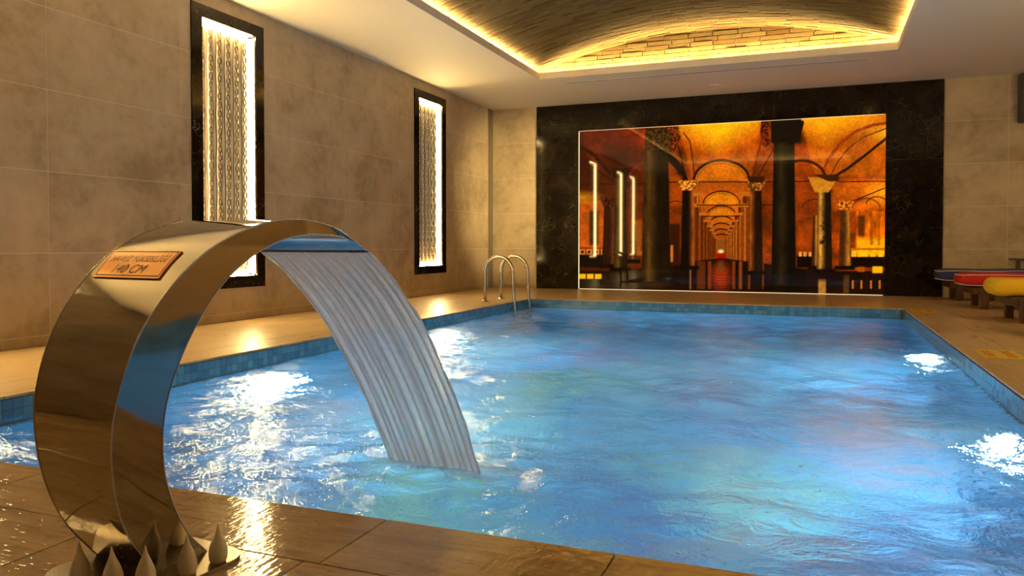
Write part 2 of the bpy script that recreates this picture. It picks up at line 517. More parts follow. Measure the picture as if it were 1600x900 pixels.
# back wall: tiles left and right of the dark marble surround
MX0, MX1 = 0.8158, 6.9116
MU0, MU1, MUZ = 1.5576, 6.1726, 2.6336
wall_back = tag(box_obj('wall_back', -0.2, RX + 0.2, 0.002, 0.2, -0.0, H + 0.9, M['grout']), 'beige tiled end wall behind the marble surround', kind='structure')
add_tiles(wall_back, [0.0, MX0 - 0.002], [], lambda m, a, b, c, d: m.box(a, b, 0.0, 0.002, c, d), M['tile'])
add_tiles(wall_back, [MX1 + 0.002, 7.70, 7.70 + TW, RX], [], lambda m, a, b, c, d: m.box(a, b, 0.0, 0.002, c, d), M['tile'])
# right and front walls lie outside the picture
mb = MB()
for (a, b, c, d) in sub_rects(RYN, 0.15, 0, H + 0.25, [(a_ - 0.008, b_ + 0.008, c_ - 0.008, d_ + 0.008) for (a_, b_, c_, d_) in [(2 * (NICHES[k][0] + NICHES[k][1]) / 2 - q[1], 2 * (NICHES[k][0] + NICHES[k][1]) / 2 - q[0], q[2], q[3]) for k, q in list(enumerate(holes_in))[1:2]]]):
    mb.box(RX, RX + 0.20, a, b, c, d)
wall_right = tag(mb.build('wall_right', M['tile']), kind='structure')
wall_front = tag(box_obj('wall_front', -0.2, RX + 0.2, RYN - 0.2, RYN, 0, H + 0.25, M['dark_wood']), kind='structure')  # unseen wall, given dark wood to dim what the steel reflects

# ---------------------------------------------------------------- ceiling with a recess and brick barrel vault
ceil = MB()
LEDGE = 0.050
UP = 0.018
ceil.box(-0.2, CX0 - UP, RYN, 0.2, H, H + LEDGE)
ceil.box(CX1 + UP, RX + 0.2, RYN, 0.2, H, H + LEDGE)
ceil.box(CX0 - UP, CX1 + UP, CY1 + UP, 0.2, H, H + LEDGE)
ceil.box(CX0 - UP, CX1 + UP, RYN, CY0 - UP, H, H + LEDGE)
ceil.box(CX0 - UP, CX0, CY0 - UP, CY1 + UP, H, H + LIP)
ceil.box(CX1, CX1 + UP, CY0 - UP, CY1 + UP, H, H + LIP)
ceil.box(CX0, CX1, CY1, CY1 + UP, H, H + LIP)
ceil.box(CX0, CX1, CY0 - UP, CY0, H, H + LIP)
ceiling = tag(ceil.build('ceiling', M['paint']), 'white painted ceiling with a long recess over the pool', kind='structure')
VM = 0.15
VX0, VX1, VY0, VY1 = CX0 - VM, CX1 + VM, CY0 - VM, CY1 + VM
VZ = H + 0.100
SAG = 0.405
CH = (VX1 - VX0) / 2
VR = (CH * CH + SAG * SAG) / (2 * SAG)
VCX, VCZ = (VX0 + VX1) / 2, VZ + SAG - VR
VA = math.asin(CH / VR)
def vault_z(x): return VCZ + math.sqrt(VR * VR - (x - VCX) ** 2)
n = 48
v = []; f = []
for i in range(n + 1):
    a = -VA + 2 * VA * i / n
    for (yy, rr) in ((VY0 - 0.06, VR), (VY1 + 0.06, VR), (VY1 + 0.06, VR + 0.12), (VY0 - 0.06, VR + 0.12)):
        v.append((VCX + rr * math.sin(a), yy, VCZ + rr * math.cos(a)))
for i in range(n):
    b = i * 4
    f += [(b, b + 1, b + 5, b + 4), (b + 2, b + 3, b + 7, b + 6), (b + 1, b + 2, b + 6, b + 5), (b + 3, b, b + 4, b + 7)]
f += [(0, 3, 2, 1), (n * 4, n * 4 + 1, n * 4 + 2, n * 4 + 3)]
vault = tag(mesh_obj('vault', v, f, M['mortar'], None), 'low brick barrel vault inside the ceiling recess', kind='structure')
mb = MB()
for xx in (VX0 - 0.08, VX1):
    mb.box(xx, xx + 0.08, VY0 - 0.06, VY1 + 0.06, H + LEDGE, VZ + 0.02)
mb.build('springer', M['mortar'], vault)
# vault bricks: long side follows the arch, thin courses run across the vault
BL, BW, BG = 0.30, 0.056, 0.011
def vault_brick_verts(a0, a1, y0, y1, proud):
    vs = []
    for rr in (VR + 0.01, VR - proud):
        for (aa, yy) in ((a0, y0), (a1, y0), (a1, y1), (a0, y1)):
            vs.append((VCX + rr * math.sin(aa), yy, VCZ + rr * math.cos(aa)))
    return vs
BF = [(0, 1, 2, 3), (7, 6, 5, 4), (0, 4, 5, 1), (1, 5, 6, 2), (2, 6, 7, 3), (3, 7, 4, 0)]
fwd = Vector((-math.sin(0.3755) * math.cos(0.021), math.cos(0.3755) * math.cos(0.021), -math.sin(0.021)))
rgt = Vector((math.cos(0.3755), math.sin(0.3755), 0)); upv = rgt.cross(fwd)
def project(p):
    d = Vector(p) - cam.location; z = d.dot(fwd)
    if z < 0.1: return None
    return 800 + 1206.42 * d.dot(rgt) / z, 408.3 - 1206.42 * d.dot(upv) / z, z
bricks = []
ci = 0
y = VY1 - 0.004
while y - BW > VY0:
    a = -VA + 0.002 - random.random() * BL / VR
    while a < VA:
        ln = BL * random.uniform(0.88, 1.08) / VR
        a0, a1 = max(a, -VA + 0.001), min(a + ln, VA - 0.001)
        if a1 - a0 > 0.006:
            yj = random.uniform(-0.003, 0.003)
            bricks.append((a0, a1, y - BW + BG + yj, y + yj, random.uniform(0.004, 0.013)))
        a += ln + BG / VR
    y -= BW + 0.003
    ci += 1
def brick_seen(b):
    am = (b[0] + b[1]) / 2
    q = project((VCX + VR * math.sin(am), (b[2] + b[3]) / 2, VCZ + VR * math.cos(am)))
    if q is None or not (0 < q[0] < 1600 and 0 < q[1] < 130): return 1e9
    return q[2]
bricks.sort(key=brick_seen)
for b in bricks[:300]:
    mesh_obj('brick', vault_brick_verts(*b), BF, M['brick'], vault)
mb = MB()
ids = []
for b in bricks[300:]:
    mb.add(vault_brick_verts(*b), BF); ids += [random.random()] * 6
rest = mb.build('brickwork', M['brick'], vault)
rest['kind'] = 'stuff'
at = rest.data.attributes.new('brick_id', 'FLOAT', 'FACE'); at.data.foreach_set('value', ids)
# end walls (tympana) of the vault
def tym_geo(yb, sgn):
    vs = []; fs = []
    n = 40
    for i in range(n + 1):
        x = VX0 + (VX1 - VX0) * i / n
        zt = vault_z(min(max(x, VX0 + 1e-4), VX1 - 1e-4)) + 0.03
        for yy in (yb, yb + sgn * 0.08):
            vs += [(x, yy, H + LEDGE), (x, yy, zt)]
    for i in range(n):
        b = i * 4
        fs += [(b, b + 4, b + 5, b + 1), (b + 2, b + 3, b + 7, b + 6), (b + 1, b + 5, b + 7, b + 3), (b, b + 2, b + 6, b + 4)]
    fs += [(0, 1, 3, 2), (n * 4, n * 4 + 2, n * 4 + 3, n * 4 + 1)]
    return vs, fs
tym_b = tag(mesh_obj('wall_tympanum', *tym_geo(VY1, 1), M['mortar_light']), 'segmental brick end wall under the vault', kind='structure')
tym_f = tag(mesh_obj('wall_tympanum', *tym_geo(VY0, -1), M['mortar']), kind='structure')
z = H + LEDGE + 0.012
row = 0
while z < VZ + SAG:
    x = VX0 - random.uniform(0, 0.28)
    while x < VX1:
        ln = random.uniform(0.26, 0.32)
        x0, x1 = max(x, VX0 + 0.01), min(x + ln, VX1 - 0.01)
        zt = z + 0.047
        # clip by the arch
        def top(xx): return min(zt + random.uniform(-0.003, 0.004), vault_z(xx) - 0.004)
        if x1 - x0 > 0.03:
            xs = [x0 + (x1 - x0) * k / 6 for k in range(7)]
            tops = [top(q) for q in xs]
            bots = [z + random.uniform(-0.003, 0.003) for q in xs]
            ok = [i for i in range(7) if tops[i] - bots[i] > 0.008]
            if len(ok) >= 2:
                pr = random.uniform(0.016, 0.032)
                vs = []; fs = []
                for i in ok:
                    vs += [(xs[i], VY1 - pr, bots[i]), (xs[i], VY1 - pr, tops[i]), (xs[i], VY1 + 0.01, bots[i]), (xs[i], VY1 + 0.01, tops[i])]
                m = len(ok)
                for i in range(m - 1):
                    b = i * 4
                    fs += [(b, b + 4, b + 5, b + 1), (b + 1, b + 5, b + 7, b + 3), (b + 2, b + 6, b + 4, b), (b + 3, b + 7, b + 6, b + 2)]
                fs += [(0, 1, 3, 2), ((m - 1) * 4, (m - 1) * 4 + 2, (m - 1) * 4 + 3, (m - 1) * 4 + 1)]
                mesh_obj('brick', vs, fs, M['brick'], tym_b)
        x += ln + 0.012
    z += 0.0585
    row += 1
# cove LED strips lying on the ledge behind the lip
def strip(x0, x1, y0, y1):
    return box_obj('cove_light_strip', x0, x1, y0, y1, H + LEDGE, H + LEDGE + 0.031, M['cove'])
tag(strip(CX0 - 0.055, CX0 - 0.035, CY0, CY1), 'warm LED strip hidden along the left ledge of the ceiling recess', 'light strip', 'cove lights')
tag(strip(CX1 + 0.035, CX1 + 0.055, CY0, CY1), 'warm LED strip hidden along the right ledge of the ceiling recess', 'light strip', 'cove lights')
tag(strip(CX0, CX1, CY1 + 0.035, CY1 + 0.055), 'warm LED strip hidden along the far ledge of the ceiling recess', 'light strip', 'cove lights')
tag(strip(CX0, CX1, CY0 - 0.055, CY0 - 0.035), 'warm LED strip hidden along the near ledge of the ceiling recess', 'light strip', 'cove lights')

# ceiling slot diffuser and smoke detector
sl = empty('air_slot_diffuser', (3.857, -1.683, H))
box_obj('slot', -2.0, 2.0, -0.018, 0.018, -0.002, 0.03, M['slot'], sl)
for s in (-1, 1):
    box_obj('flange', -2.01, 2.01, s * 0.024 - 0.006, s * 0.024 + 0.006, -0.004, 0.0, M['white_plastic'], sl)
tag(sl, 'long thin dark air slot in the ceiling above the mural', 'air vent')
sd = MB().lathe([(0.088, 0.0), (0.088, -0.010), (0.078, -0.022), (0.05, -0.030), (0.03, -0.032)], (3.882, -0.822, H), 28).build('smoke_detector', M['white_plastic'], smooth=True)
tag(sd, 'small round white smoke detector on the ceiling above the mural', 'smoke detector')

# ---------------------------------------------------------------- marble surround and backlit mural
sur = tag(empty('dark_strip_2', (0, 0, 0)), 'dark brown veined marble surround of the backlit mural', kind='structure')
def slab(x0, x1, z0, z1):
    box_obj('marble_slab', x0 + 0.001, x1 - 0.001, -0.024, 0.006, z0 + 0.001, z1 - 0.001, M['marble'], sur, bevel=0.0015)
for (x0, x1) in ((MX0, MU0), (MU1, MX1)):
    slab(x0, x1, 0.0, 0.98); slab(x0, x1, 0.98, 1.96); slab(x0, x1, 1.96, H)
xs = [MU0, MU0 + 1.54, MU0 + 3.08, MU1]
for i in range(3): slab(xs[i], xs[i + 1], MUZ, H)

def paint_mural(nx, ny):
    """colonnaded vaulted hall over dark water, lit in amber; returned as linear RGB per vertex"""
    u = np.linspace(0, 1, nx)[None, :].repeat(ny, 0); vv = np.linspace(1, 0, ny)[:, None].repeat(nx, 1)   # vv 0 top
    # drawing frame: corners of the print in sketch units
    TL, TR, BR, BL_ = np.array((42., 100.)), np.array((1481., 22.)), np.array((1476., 877.)), np.array((43., 847.))
    src = [(0, 0), (1, 0), (1, 1), (0, 1)]; dst = [TL, TR, BR, BL_]
    A = []; B = []
    for (a, b), (x, y) in zip(src, dst):
        A.append([a, b, 1, 0, 0, 0, -a * x, -b * x]); B.append(x)
        A.append([0, 0, 0, a, b, 1, -a * y, -b * y]); B.append(y)
    hm = np.append(np.linalg.solve(np.array(A, float), np.array(B, float)), 1).reshape(3, 3)
    w = hm[2, 0] * u + hm[2, 1] * vv + 1
    X = (hm[0, 0] * u + hm[0, 1] * vv + hm[0, 2]) / w
    Y = (hm[1, 0] * u + hm[1, 1] * vv + hm[1, 2]) / w
    rg = np.random.default_rng(5)
    def vnoise(sx, sy, seed):
        r = np.random.default_rng(seed).random((64, 64))
        gx, gy = X / sx, Y / sy
        ix, iy = np.floor(gx).astype(int), np.floor(gy).astype(int); fx, fy = gx - ix, gy - iy
        fx = fx * fx * (3 - 2 * fx); fy = fy * fy * (3 - 2 * fy)
        g = lambda a, b: r[(iy + b) % 64, (ix + a) % 64]
        return (g(0, 0) * (1 - fx) + g(1, 0) * fx) * (1 - fy) + (g(0, 1) * (1 - fx) + g(1, 1) * fx) * fy
    N1 = 0.5 * vnoise(90, 70, 1) + 0.3 * vnoise(35, 30, 2) + 0.2 * vnoise(14, 12, 3)
    N2 = 0.6 * vnoise(22, 60, 4) + 0.4 * vnoise(9, 26, 5)
    N3 = vnoise(7, 7, 6)
    img = np.zeros((ny, nx, 3))
    C = lambda r, g, b: np.array((r, g, b), float)
    def ss(a, b, x): t = np.clip((x - a) / (b - a), 0, 1); return t * t * (3 - 2 * t)
    def lay(mask, col):
        nonlocal img
        m = np.clip(mask, 0, 1)[..., None]
        img = img * (1 - m) + (col if getattr(col, 'ndim', 1) == 3 else np.broadcast_to(col, img.shape)) * m
    def rect(x0, x1, y0, y1, e=3.0):
        return ss(x0 - e, x0 + e, X) * (1 - ss(x1 - e, x1 + e, X)) * ss(y0 - e, y0 + e, Y) * (1 - ss(y1 - e, y1 + e, Y))
    def quad(xa0, xa1, ya, xb0, xb1, yb, e=3.0):
        t = np.clip((Y - ya) / (yb - ya), 0, 1); l = xa0 + (xb0 - xa0) * t; r = xa1 + (xb1 - xa1) * t
        return ss(-e, e, X - l) * ss(-e, e, r - X) * ss(ya - e, ya + e, Y) * (1 - ss(yb - e, yb + e, Y))
    def stroke(pts, wd):
        d = np.full(X.shape, 1e9)
        for (a, b), (c, dd) in zip(pts[:-1], pts[1:]):
            vx, vy = c - a, dd - b; L = vx * vx + vy * vy + 1e-9
            t = np.clip(((X - a) * vx + (Y - b) * vy) / L, 0, 1)
            d = np.minimum(d, np.hypot(X - a - t * vx, Y - b - t * vy))
        return 1 - ss(wd * 0.5 - 1.2, wd * 0.5 + 1.8, d)
    def arc(cx, cy, rx, ry, a0, a1, k=28):
        return [(cx + rx * math.cos(math.radians(a0 + (a1 - a0) * i / k)), cy - ry * math.sin(math.radians(a0 + (a1 - a0) * i / k))) for i in range(k + 1)]
    def disc(cx, cy, rx, ry, soft=1.0): return np.clip(1 - np.hypot((X - cx) / rx, (Y - cy) / ry), 0, 1) ** soft
    # 1 amber hall, darker to the left
    base = C(172, 72, 10)[None, None] * (0.35 + 0.95 * N1[..., None])
    img[:] = base
    lay(0.88 * (1 - ss(60, 560, X)), C(58, 18, 5)); lay(0.35 * ss(200, 480, Y) * (1 - ss(900, 1480, X)), C(96, 44, 8))
    # 2 the three vault bays with fine courses
    courses = 0.5 + 0.5 * np.sin((Y + 0.0009 * (X - 712) ** 2) * 0.75)
    bay = quad(500, 905, 40, 575, 850, 330, 14)
    lay(bay, (C(232, 112, 10)[None, None] * (0.62 + 0.55 * N1[..., None]) * (0.72 + 0.36 * courses[..., None])))
    lay(bay * np.clip(1.5 - np.abs(X - 690) / 230 - (Y - 60) / 120, 0, 1), C(255, 196, 20))
    bayr = quad(1075, 1500, 20, 1150, 1500, 315, 12)
    cr2 = 0.5 + 0.5 * np.sin((0.8 * X + 0.9 * Y) * 0.55)
    lay(bayr, (C(236, 122, 10)[None, None] * (0.62 + 0.52 * N1[..., None]) * (0.74 + 0.34 * cr2[..., None])))
    lay(bayr * np.clip(1.2 - np.abs(X - 1200) / 260 - (Y - 60) / 110, 0, 1), C(252, 176, 18))
    lay(0.8 * disc(1480, 110, 120, 70), C(255, 205, 30))
    bayl = quad(40, 360, 90, 120, 330, 300, 20)
    cl = 0.5 + 0.5 * np.sin((0.9 * X - 0.6 * Y) * 0.6)
    lay(0.8 * bayl, (C(150, 44, 10)[None, None] * (0.5 + 0.8 * N1[..., None]) * (0.8 + 0.3 * cl[..., None])))
    lay(0.85 * disc(250, 240, 130, 130, 0.7), C(52, 18, 6))
    # 3 right side vaults and lit wall
    lay(0.9 * rect(1230, 1500, 330, 480, 20), (C(220, 110, 14)[None, None] * (0.6 + 0.7 * N1[..., None])))
    lay(0.8 * disc(1470, 390, 120, 80), C(255, 190, 30))
    lay(rect(1345, 1500, 480, 690, 6), (C(238, 120, 8)[None, None] * (0.55 + 0.8 * N2[..., None])))
    lay(0.9 * rect(1345, 1500, 610, 690, 18), C(255, 190, 10))
    lay(0.75 * rect(1350, 1385, 500, 600, 10), C(60, 26, 6)); lay(0.55 * rect(1408, 1422, 490, 640, 5), C(120, 50, 4)); lay(0.5 * rect(1446, 1456, 490, 640, 4), C(130, 60, 4))
    # 4 receding arches on the axis
    lay(quad(580, 850, 300, 600, 830, 700, 8), (C(196, 98, 14)[None, None] * (0.75 + 0.45 * N1[..., None])))
    for (cy, r, ry, col) in ((336, 130, 96, C(222, 128, 14)), (448, 86, 62, C(224, 140, 18)), (503, 68, 48, C(210, 128, 18)), (540, 56, 36, C(196, 112, 18)), (566, 48, 30, C(180, 98, 16)), (590, 42, 26, C(164, 86, 16)), (610, 36, 22, C(150, 74, 14))):
        m = (np.hypot((X - 714) / r, (Y - cy) / ry) < 1) & (Y < cy)
        lay(m * 0.85, col[None, None] * (0.85 + 0.3 * N1[..., None]))
        lay(stroke(arc(714, cy, r, ry, 0, 180), 12 if r > 100 else 5.5), C(52, 20, 4))
        if r > 60: lay(0.7 * stroke(arc(714, cy, r * 0.88, ry * 0.84, 5, 175), 2.5), C(120, 54, 6))
    # rows of columns running to the vanishing point
    for k in range(9):
        s = 0.78 ** k
        for sg in (-1, 1):
            x = 712 + sg * (118 * s + 8); wd = 22 * s + 2; top = 640 - 230 * s; bot = 690 + 62 * s
            lay(rect(x - wd, x + wd, top, bot, 2), C(168, 82, 14) * (0.75 + 0.1 * (k % 2)))
            lay(0.8 * rect(x - wd, x - wd * 0.3, top, bot, 2), C(84, 34, 6)); lay(0.7 * rect(x + wd * 0.5, x + wd * 0.8, top, bot, 1.5), C(226, 140, 50))
            lay(rect(x - wd * 1.5, x + wd * 1.5, top - 22 * s, top, 2), C(190, 110, 26))
    lay(rect(692, 734, 612, 716, 4), C(140, 84, 30)); lay(disc(712, 670, 18, 14) * 1.6, C(255, 225, 150)); lay(rect(688, 736, 680, 712, 5), C(170, 20, 14))
    # 5 dark water with reflections
    shore = 742 + 0.0
    water = ss(-4, 6, Y - (700 + 0.13 * np.abs(X - 712)).clip(0, 762))
    lay(water, (C(30, 12, 4)[None, None] * (0.6 + 0.9 * N2[..., None])))
    for (x0, x1, c) in ((600, 640, C(120, 54, 14)), (650, 668, C(150, 70, 18)), (765, 780, C(150, 70, 18)), (796, 812, C(170, 90, 30)), (840, 850, C(150, 84, 30)), (566, 572, C(210, 150, 70)), (906, 914, C(150, 84, 30))):
        lay(water * 0.75 * rect(x0, x1, 716, 848, 4), c)
    lay(water * 1.3 * disc(712, 790, 62, 92, 0.8), C(170, 56, 14)); lay(water * disc(710, 742, 22, 34) * 1.5, C(120, 70, 26))
    for k in range(6): lay(water * 0.5 * stroke(arc(712, 770 + 13 * k, 46, 12, 180, 360), 3), C(70, 18, 6))
    # 6 ribs
    lay(stroke([(1185, 300), (1215, 230), (1270, 160), (1340, 105), (1420, 75), (1481, 66)], 13), C(158, 62, 8))
    lay(stroke([(1225, 312), (1255, 250), (1310, 180), (1380, 130), (1481, 92)], 5), C(120, 48, 6))
    lay(stroke([(1240, 318), (1310, 275), (1400, 205), (1481, 140)], 12), C(52, 22, 5))
    lay(stroke(arc(1090, 330, 110, 88, 10, 120), 13), C(70, 28, 4)); lay(0.8 * stroke(arc(1090, 330, 90, 66, 10, 100), 3), C(130, 60, 6))
    lay(stroke([(510, 170), (530, 250), (545, 320)], 6), C(54, 20, 4)); lay(stroke([(535, 110), (565, 150), (580, 250), (585, 310)], 5), C(80, 30, 4))
    lay(stroke([(905, 130), (880, 220), (862, 315)], 5), C(90, 36, 4)); lay(stroke([(955, 190), (905, 280), (885, 315)], 6), C(74, 30, 4))
    lay(stroke([(462, 215), (520, 280), (548, 360)], 34) , C(20, 9, 4))
    lay(stroke([(45, 165), (120, 220), (190, 300)], 16), C(52, 20, 5)); lay(stroke([(60, 240), (150, 300), (205, 340)], 10), C(60, 24, 6))
    lay(stroke(arc(385, 345, 110, 100, 90, 175), 7), C(110, 40, 8)); lay(0.8 * rect(470, 530, 310, 450, 14), C(176, 80, 10))
    for (cx, cy, r) in ((1150, 470, 60), (1390, 470, 66), (1440, 450, 50), (500, 470, 50), (310, 440, 70), (120, 450, 80)):
        lay(0.8 * stroke(arc(cx, cy, r, r * 0.75, 10, 170), 5), C(84, 34, 6))
    lay(stroke([(1318, 437), (1476, 372)], 4), C(40, 16, 4))
    # tie rods
    for (x0, x1, yy) in ((60, 350, 352), (465, 960, 343), (1055, 1160, 340), (1265, 1480, 342), (600, 840, 452), (905, 955, 452), (630, 800, 505)):
        lay(stroke([(x0, yy), (x1, yy - 2)], 4), C(50, 20, 5))
    # 7 left arcade, wall and parapets
    lay(rect(45, 165, 430, 660, 10), (C(206, 100, 16)[None, None] * (0.6 + 0.6 * N1[..., None]))); lay(0.9 * rect(95, 135, 480, 640, 8), C(40, 20, 8))
    lay(0.8 * disc(60, 415, 120, 40), C(240, 170, 20)); lay(rect(290, 340, 520, 690, 8), C(150, 84, 20)); lay(rect(470, 520, 540, 740, 8), C(60, 26, 8)); lay(rect(475, 488, 640, 720, 4), C(200, 120, 40))
    lay(rect(45, 215, 690, 745, 3), C(22, 11, 5)); lay(rect(45, 215, 650, 662, 2), C(150, 60, 8))
    for x0 in (48, 80, 114, 148, 182): lay(rect(x0, x0 + 26, 660, 684, 2), C(232, 150, 60)); lay(rect(x0 + 5, x0 + 20, 665, 680, 2), C(90, 40, 12))
    for x0 in (45, 82, 120): lay(quad(x0, x0 + 32, 776, x0, x0 + 32, 800, 2.5), C(240, 190, 12))
    lay(rect(290, 350, 668, 688, 2), C(170, 96, 26))
    for x0 in (1322, 1352, 1376, 1410, 1448): lay(rect(x0, x0 + 24, 664, 696, 2), C(255, 200, 24))
    lay(rect(1318, 1480, 696, 745, 3), C(24, 11, 4)); lay(rect(1318, 1480, 654, 664, 2), C(200, 110, 10)); lay(rect(1420, 1468, 740, 772, 3), C(250, 190, 16)); lay(rect(1352, 1384, 742, 766, 3), C(170, 90, 10))
    for x0 in (1325, 1365, 1410, 1450): lay(rect(x0, x0 + 9, 806, 846, 2), C(196, 116, 34))
    lay(rect(1068, 1150, 690, 745, 4), C(20, 10, 4)); lay(rect(1075, 1150, 540, 680, 8), (C(170, 74, 12)[None, None] * (0.6 + 0.6 * N1[..., None])))
    for x0 in (1076, 1098, 1122): lay(rect(x0, x0 + 15, 672, 694, 2), C(230, 160, 70))
    # 8 columns, far to near: (x0, x1, top, bottom, colour, highlight side, capital colour)
    def column(x0, x1, top, bot, dark, lite, ls, cap=None, flare=10):
        cx = (X - x0) / (x1 - x0)
        body = quad(x0 + 3, x1 - 3, top, x0 - flare * 0.5, x1 + flare * 0.5, bot, 3)
        lm = np.clip(1 - np.abs(cx - ls) / 0.42, 0, 1) ** 1.2
        sh = (dark[None, None] + (lite - dark)[None, None] * lm[..., None]) * (0.7 + 0.6 * N2[..., None])
        lay(body, sh)
        if cap is not None:
            hw = (x1 - x0); lay(quad(x0 - hw * 0.35, x1 + hw * 0.35, top - hw * 0.75, x0, x1, top + 4, 4), cap[None, None] * (0.35 + 1.3 * N3[..., None]))
        lay(rect(x0 - flare * 2.2, x1 + flare * 2.2, bot - 4, bot + 14, 5), C(18, 9, 4))
    column(160, 214, 455, 735, C(50, 22, 8), C(120, 60, 20), 0.9, C(70, 30, 10))
    column(290, 312, 540, 712, C(70, 40, 12), C(150, 100, 26), 0.3)
    column(212, 268, 318, 752, C(40, 26, 10), C(96, 74, 20), 0.3, C(40, 16, 6))
    column(1140, 1166, 500, 742, C(70, 34, 8), C(190, 130, 46), 0.7)
    column(1268, 1316, 470, 742, C(86, 46, 14), C(190, 130, 40), 0.85, C(190, 104, 20))
    column(1164, 1228, 378, 758, C(34, 20, 8), C(206, 158, 64), 0.22, None)
    lay(quad(1118, 1262, 320, 1150, 1215, 392, 4), C(206, 140, 36)); lay(quad(1140, 1262, 308, 1215, 1262, 340, 4), C(70, 32, 8))
    for k in range(14):
        lay(disc(1178 + rg.random() * 26, 500 + rg.random() * 130, 3 + 4 * rg.random(), 5 + 9 * rg.random(), 0.4), C(40, 20, 8))
    column(528, 586, 378, 742, C(24, 12, 5), C(176, 92, 22), 0.93, C(190, 120, 40))
    column(846, 904, 380, 766, C(40, 18, 6), C(150, 84, 26), 0.1, C(150, 90, 30))
    lay(quad(830, 920, 316, 846, 904, 345, 4), C(60, 28, 8))
    column(352, 464, 92, 818, C(32, 20, 7), C(88, 62, 20), 0.2, None, 24)
    lay(quad(356, 512, 84, 362, 470, 190, 5) , C(66, 44, 16)[None, None] * (0.4 + 1.2 * N3[..., None])); lay(stroke([(470, 90), (505, 130), (480, 190)], 30), C(110, 46, 12)[None, None] * (0.3 + 1.3 * N3[..., None]))
    column(956, 1056, 60, 838, C(20, 14, 6), C(48, 38, 14), 0.4, None, 16)
    lay(rect(945, 1085, 40, 158, 4), C(30, 20, 10)); lay(stroke([(918, 62), (912, 110), (922, 160)], 36), C(96, 36, 10)[None, None] * (0.2 + 1.5 * N3[..., None])); lay(stroke([(1090, 62), (1080, 100), (1066, 150)], 18), C(30, 18, 8))
    # reflections of the bright column and the base stones
    lay(0.9 * rect(1168, 1204, 800, 870, 4), C(190, 140, 60)); lay(0.7 * rect(1285, 1312, 780, 868, 4), C(120, 80, 24))
    lay(0.7 * disc(1225, 778, 90, 40, 0.5), C(26, 10, 4)); lay(0.6 * disc(390, 826, 110, 18, 0.5), C(84, 58, 26)); lay(0.7 * disc(985, 846, 96, 22, 0.5), C(16, 10, 5))
    img *= (0.90 + 0.20 * N3[..., None])
    img = 255.0 * (np.clip(img, 0, 255) / 255.0) ** 1.12 * np.array((1.0, 0.93, 0.85))
    s = np.clip(img / 255.0, 0, 1)
    return np.where(s <= 0.04045, s / 12.92, ((s + 0.055) / 1.055) ** 2.4)

MNX, MNY = 520, 298
col = paint_mural(MNX, MNY)
xs = np.linspace(MU0, MU1, MNX); zs = np.linspace(0.004, MUZ, MNY)
vx = np.stack(np.meshgrid(xs, zs), -1).reshape(-1, 2)
verts = np.c_[vx[:, 0], np.full(len(vx), -0.008), vx[:, 1]]
ii = np.arange(MNX * MNY).reshape(MNY, MNX)
quads = np.stack([ii[:-1, :-1], ii[:-1, 1:], ii[1:, 1:], ii[1:, :-1]], -1).reshape(-1, 4)
mural = tag(empty('backlit_mural', ((MU0 + MU1) / 2, -0.008, 0)), 'large backlit amber print of a columned vaulted hall over water', 'mural')
me = bpy.data.meshes.new('print_panel')
me.vertices.add(len(verts)); me.vertices.foreach_set('co', (verts - np.array([(MU0 + MU1) / 2, -0.008, 0])).ravel())
me.loops.add(quads.size); me.loops.foreach_set('vertex_index', quads.ravel())
me.polygons.add(len(quads)); me.polygons.foreach_set('loop_start', np.arange(0, quads.size, 4)); me.polygons.foreach_set('loop_total', np.full(len(quads), 4))
me.update(calc_edges=True)
ca = me.color_attributes.new('print', 'FLOAT_COLOR', 'POINT')
# rows run bottom to top in the mesh and the painter's first row is v = 1 (bottom)
ca.data.foreach_set('color', np.c_[col.reshape(-1, 3), np.ones(len(verts))].ravel())
link('print_panel', me, mural_mat(), mural)
hx = (MU1 - MU0) / 2
box_obj('backing_board', -hx, hx, 0.001, 0.0095, 0.004, MUZ, M['black'], mural)
box_obj('light_strip', -hx + 0.002, -hx + 0.013, -0.010, -0.001, 0.01, MUZ - 0.01, M['edge_led'], mural)
box_obj('light_strip', -hx + 0.02, hx - 0.02, -0.010, -0.001, 0.005, 0.011, M['edge_led'], mural)
box_obj('light_strip', -hx + 0.02, hx - 0.02, -0.010, -0.001, MUZ - 0.009, MUZ - 0.006, M['edge_led'], mural)

# ---------------------------------------------------------------- lit niches in the left wall
def relief_mat(name, col, em):
    t = NT(name)
    p = t.principled(col, 0.35, spec=0.5)
    p.inputs['Emission Color'].default_value = (1.0, 0.74, 0.36, 1); p.inputs['Emission Strength'].default_value = em
    return t.m
M['relief'] = relief_mat('glowing resin panel', (0.26, 0.20, 0.12), NICHE_PANEL)
M['relief_bar'] = relief_mat('glowing resin bar', (0.36, 0.29, 0.19), NICHE_PANEL * 0.8)
M['chain'] = plain('bronze lattice', (0.040, 0.020, 0.007), 0.45, 0.0)
M['niche_side'] = plain('white niche lining', (0.85, 0.80, 0.70), 0.6, var=0.02, spec=0.2)

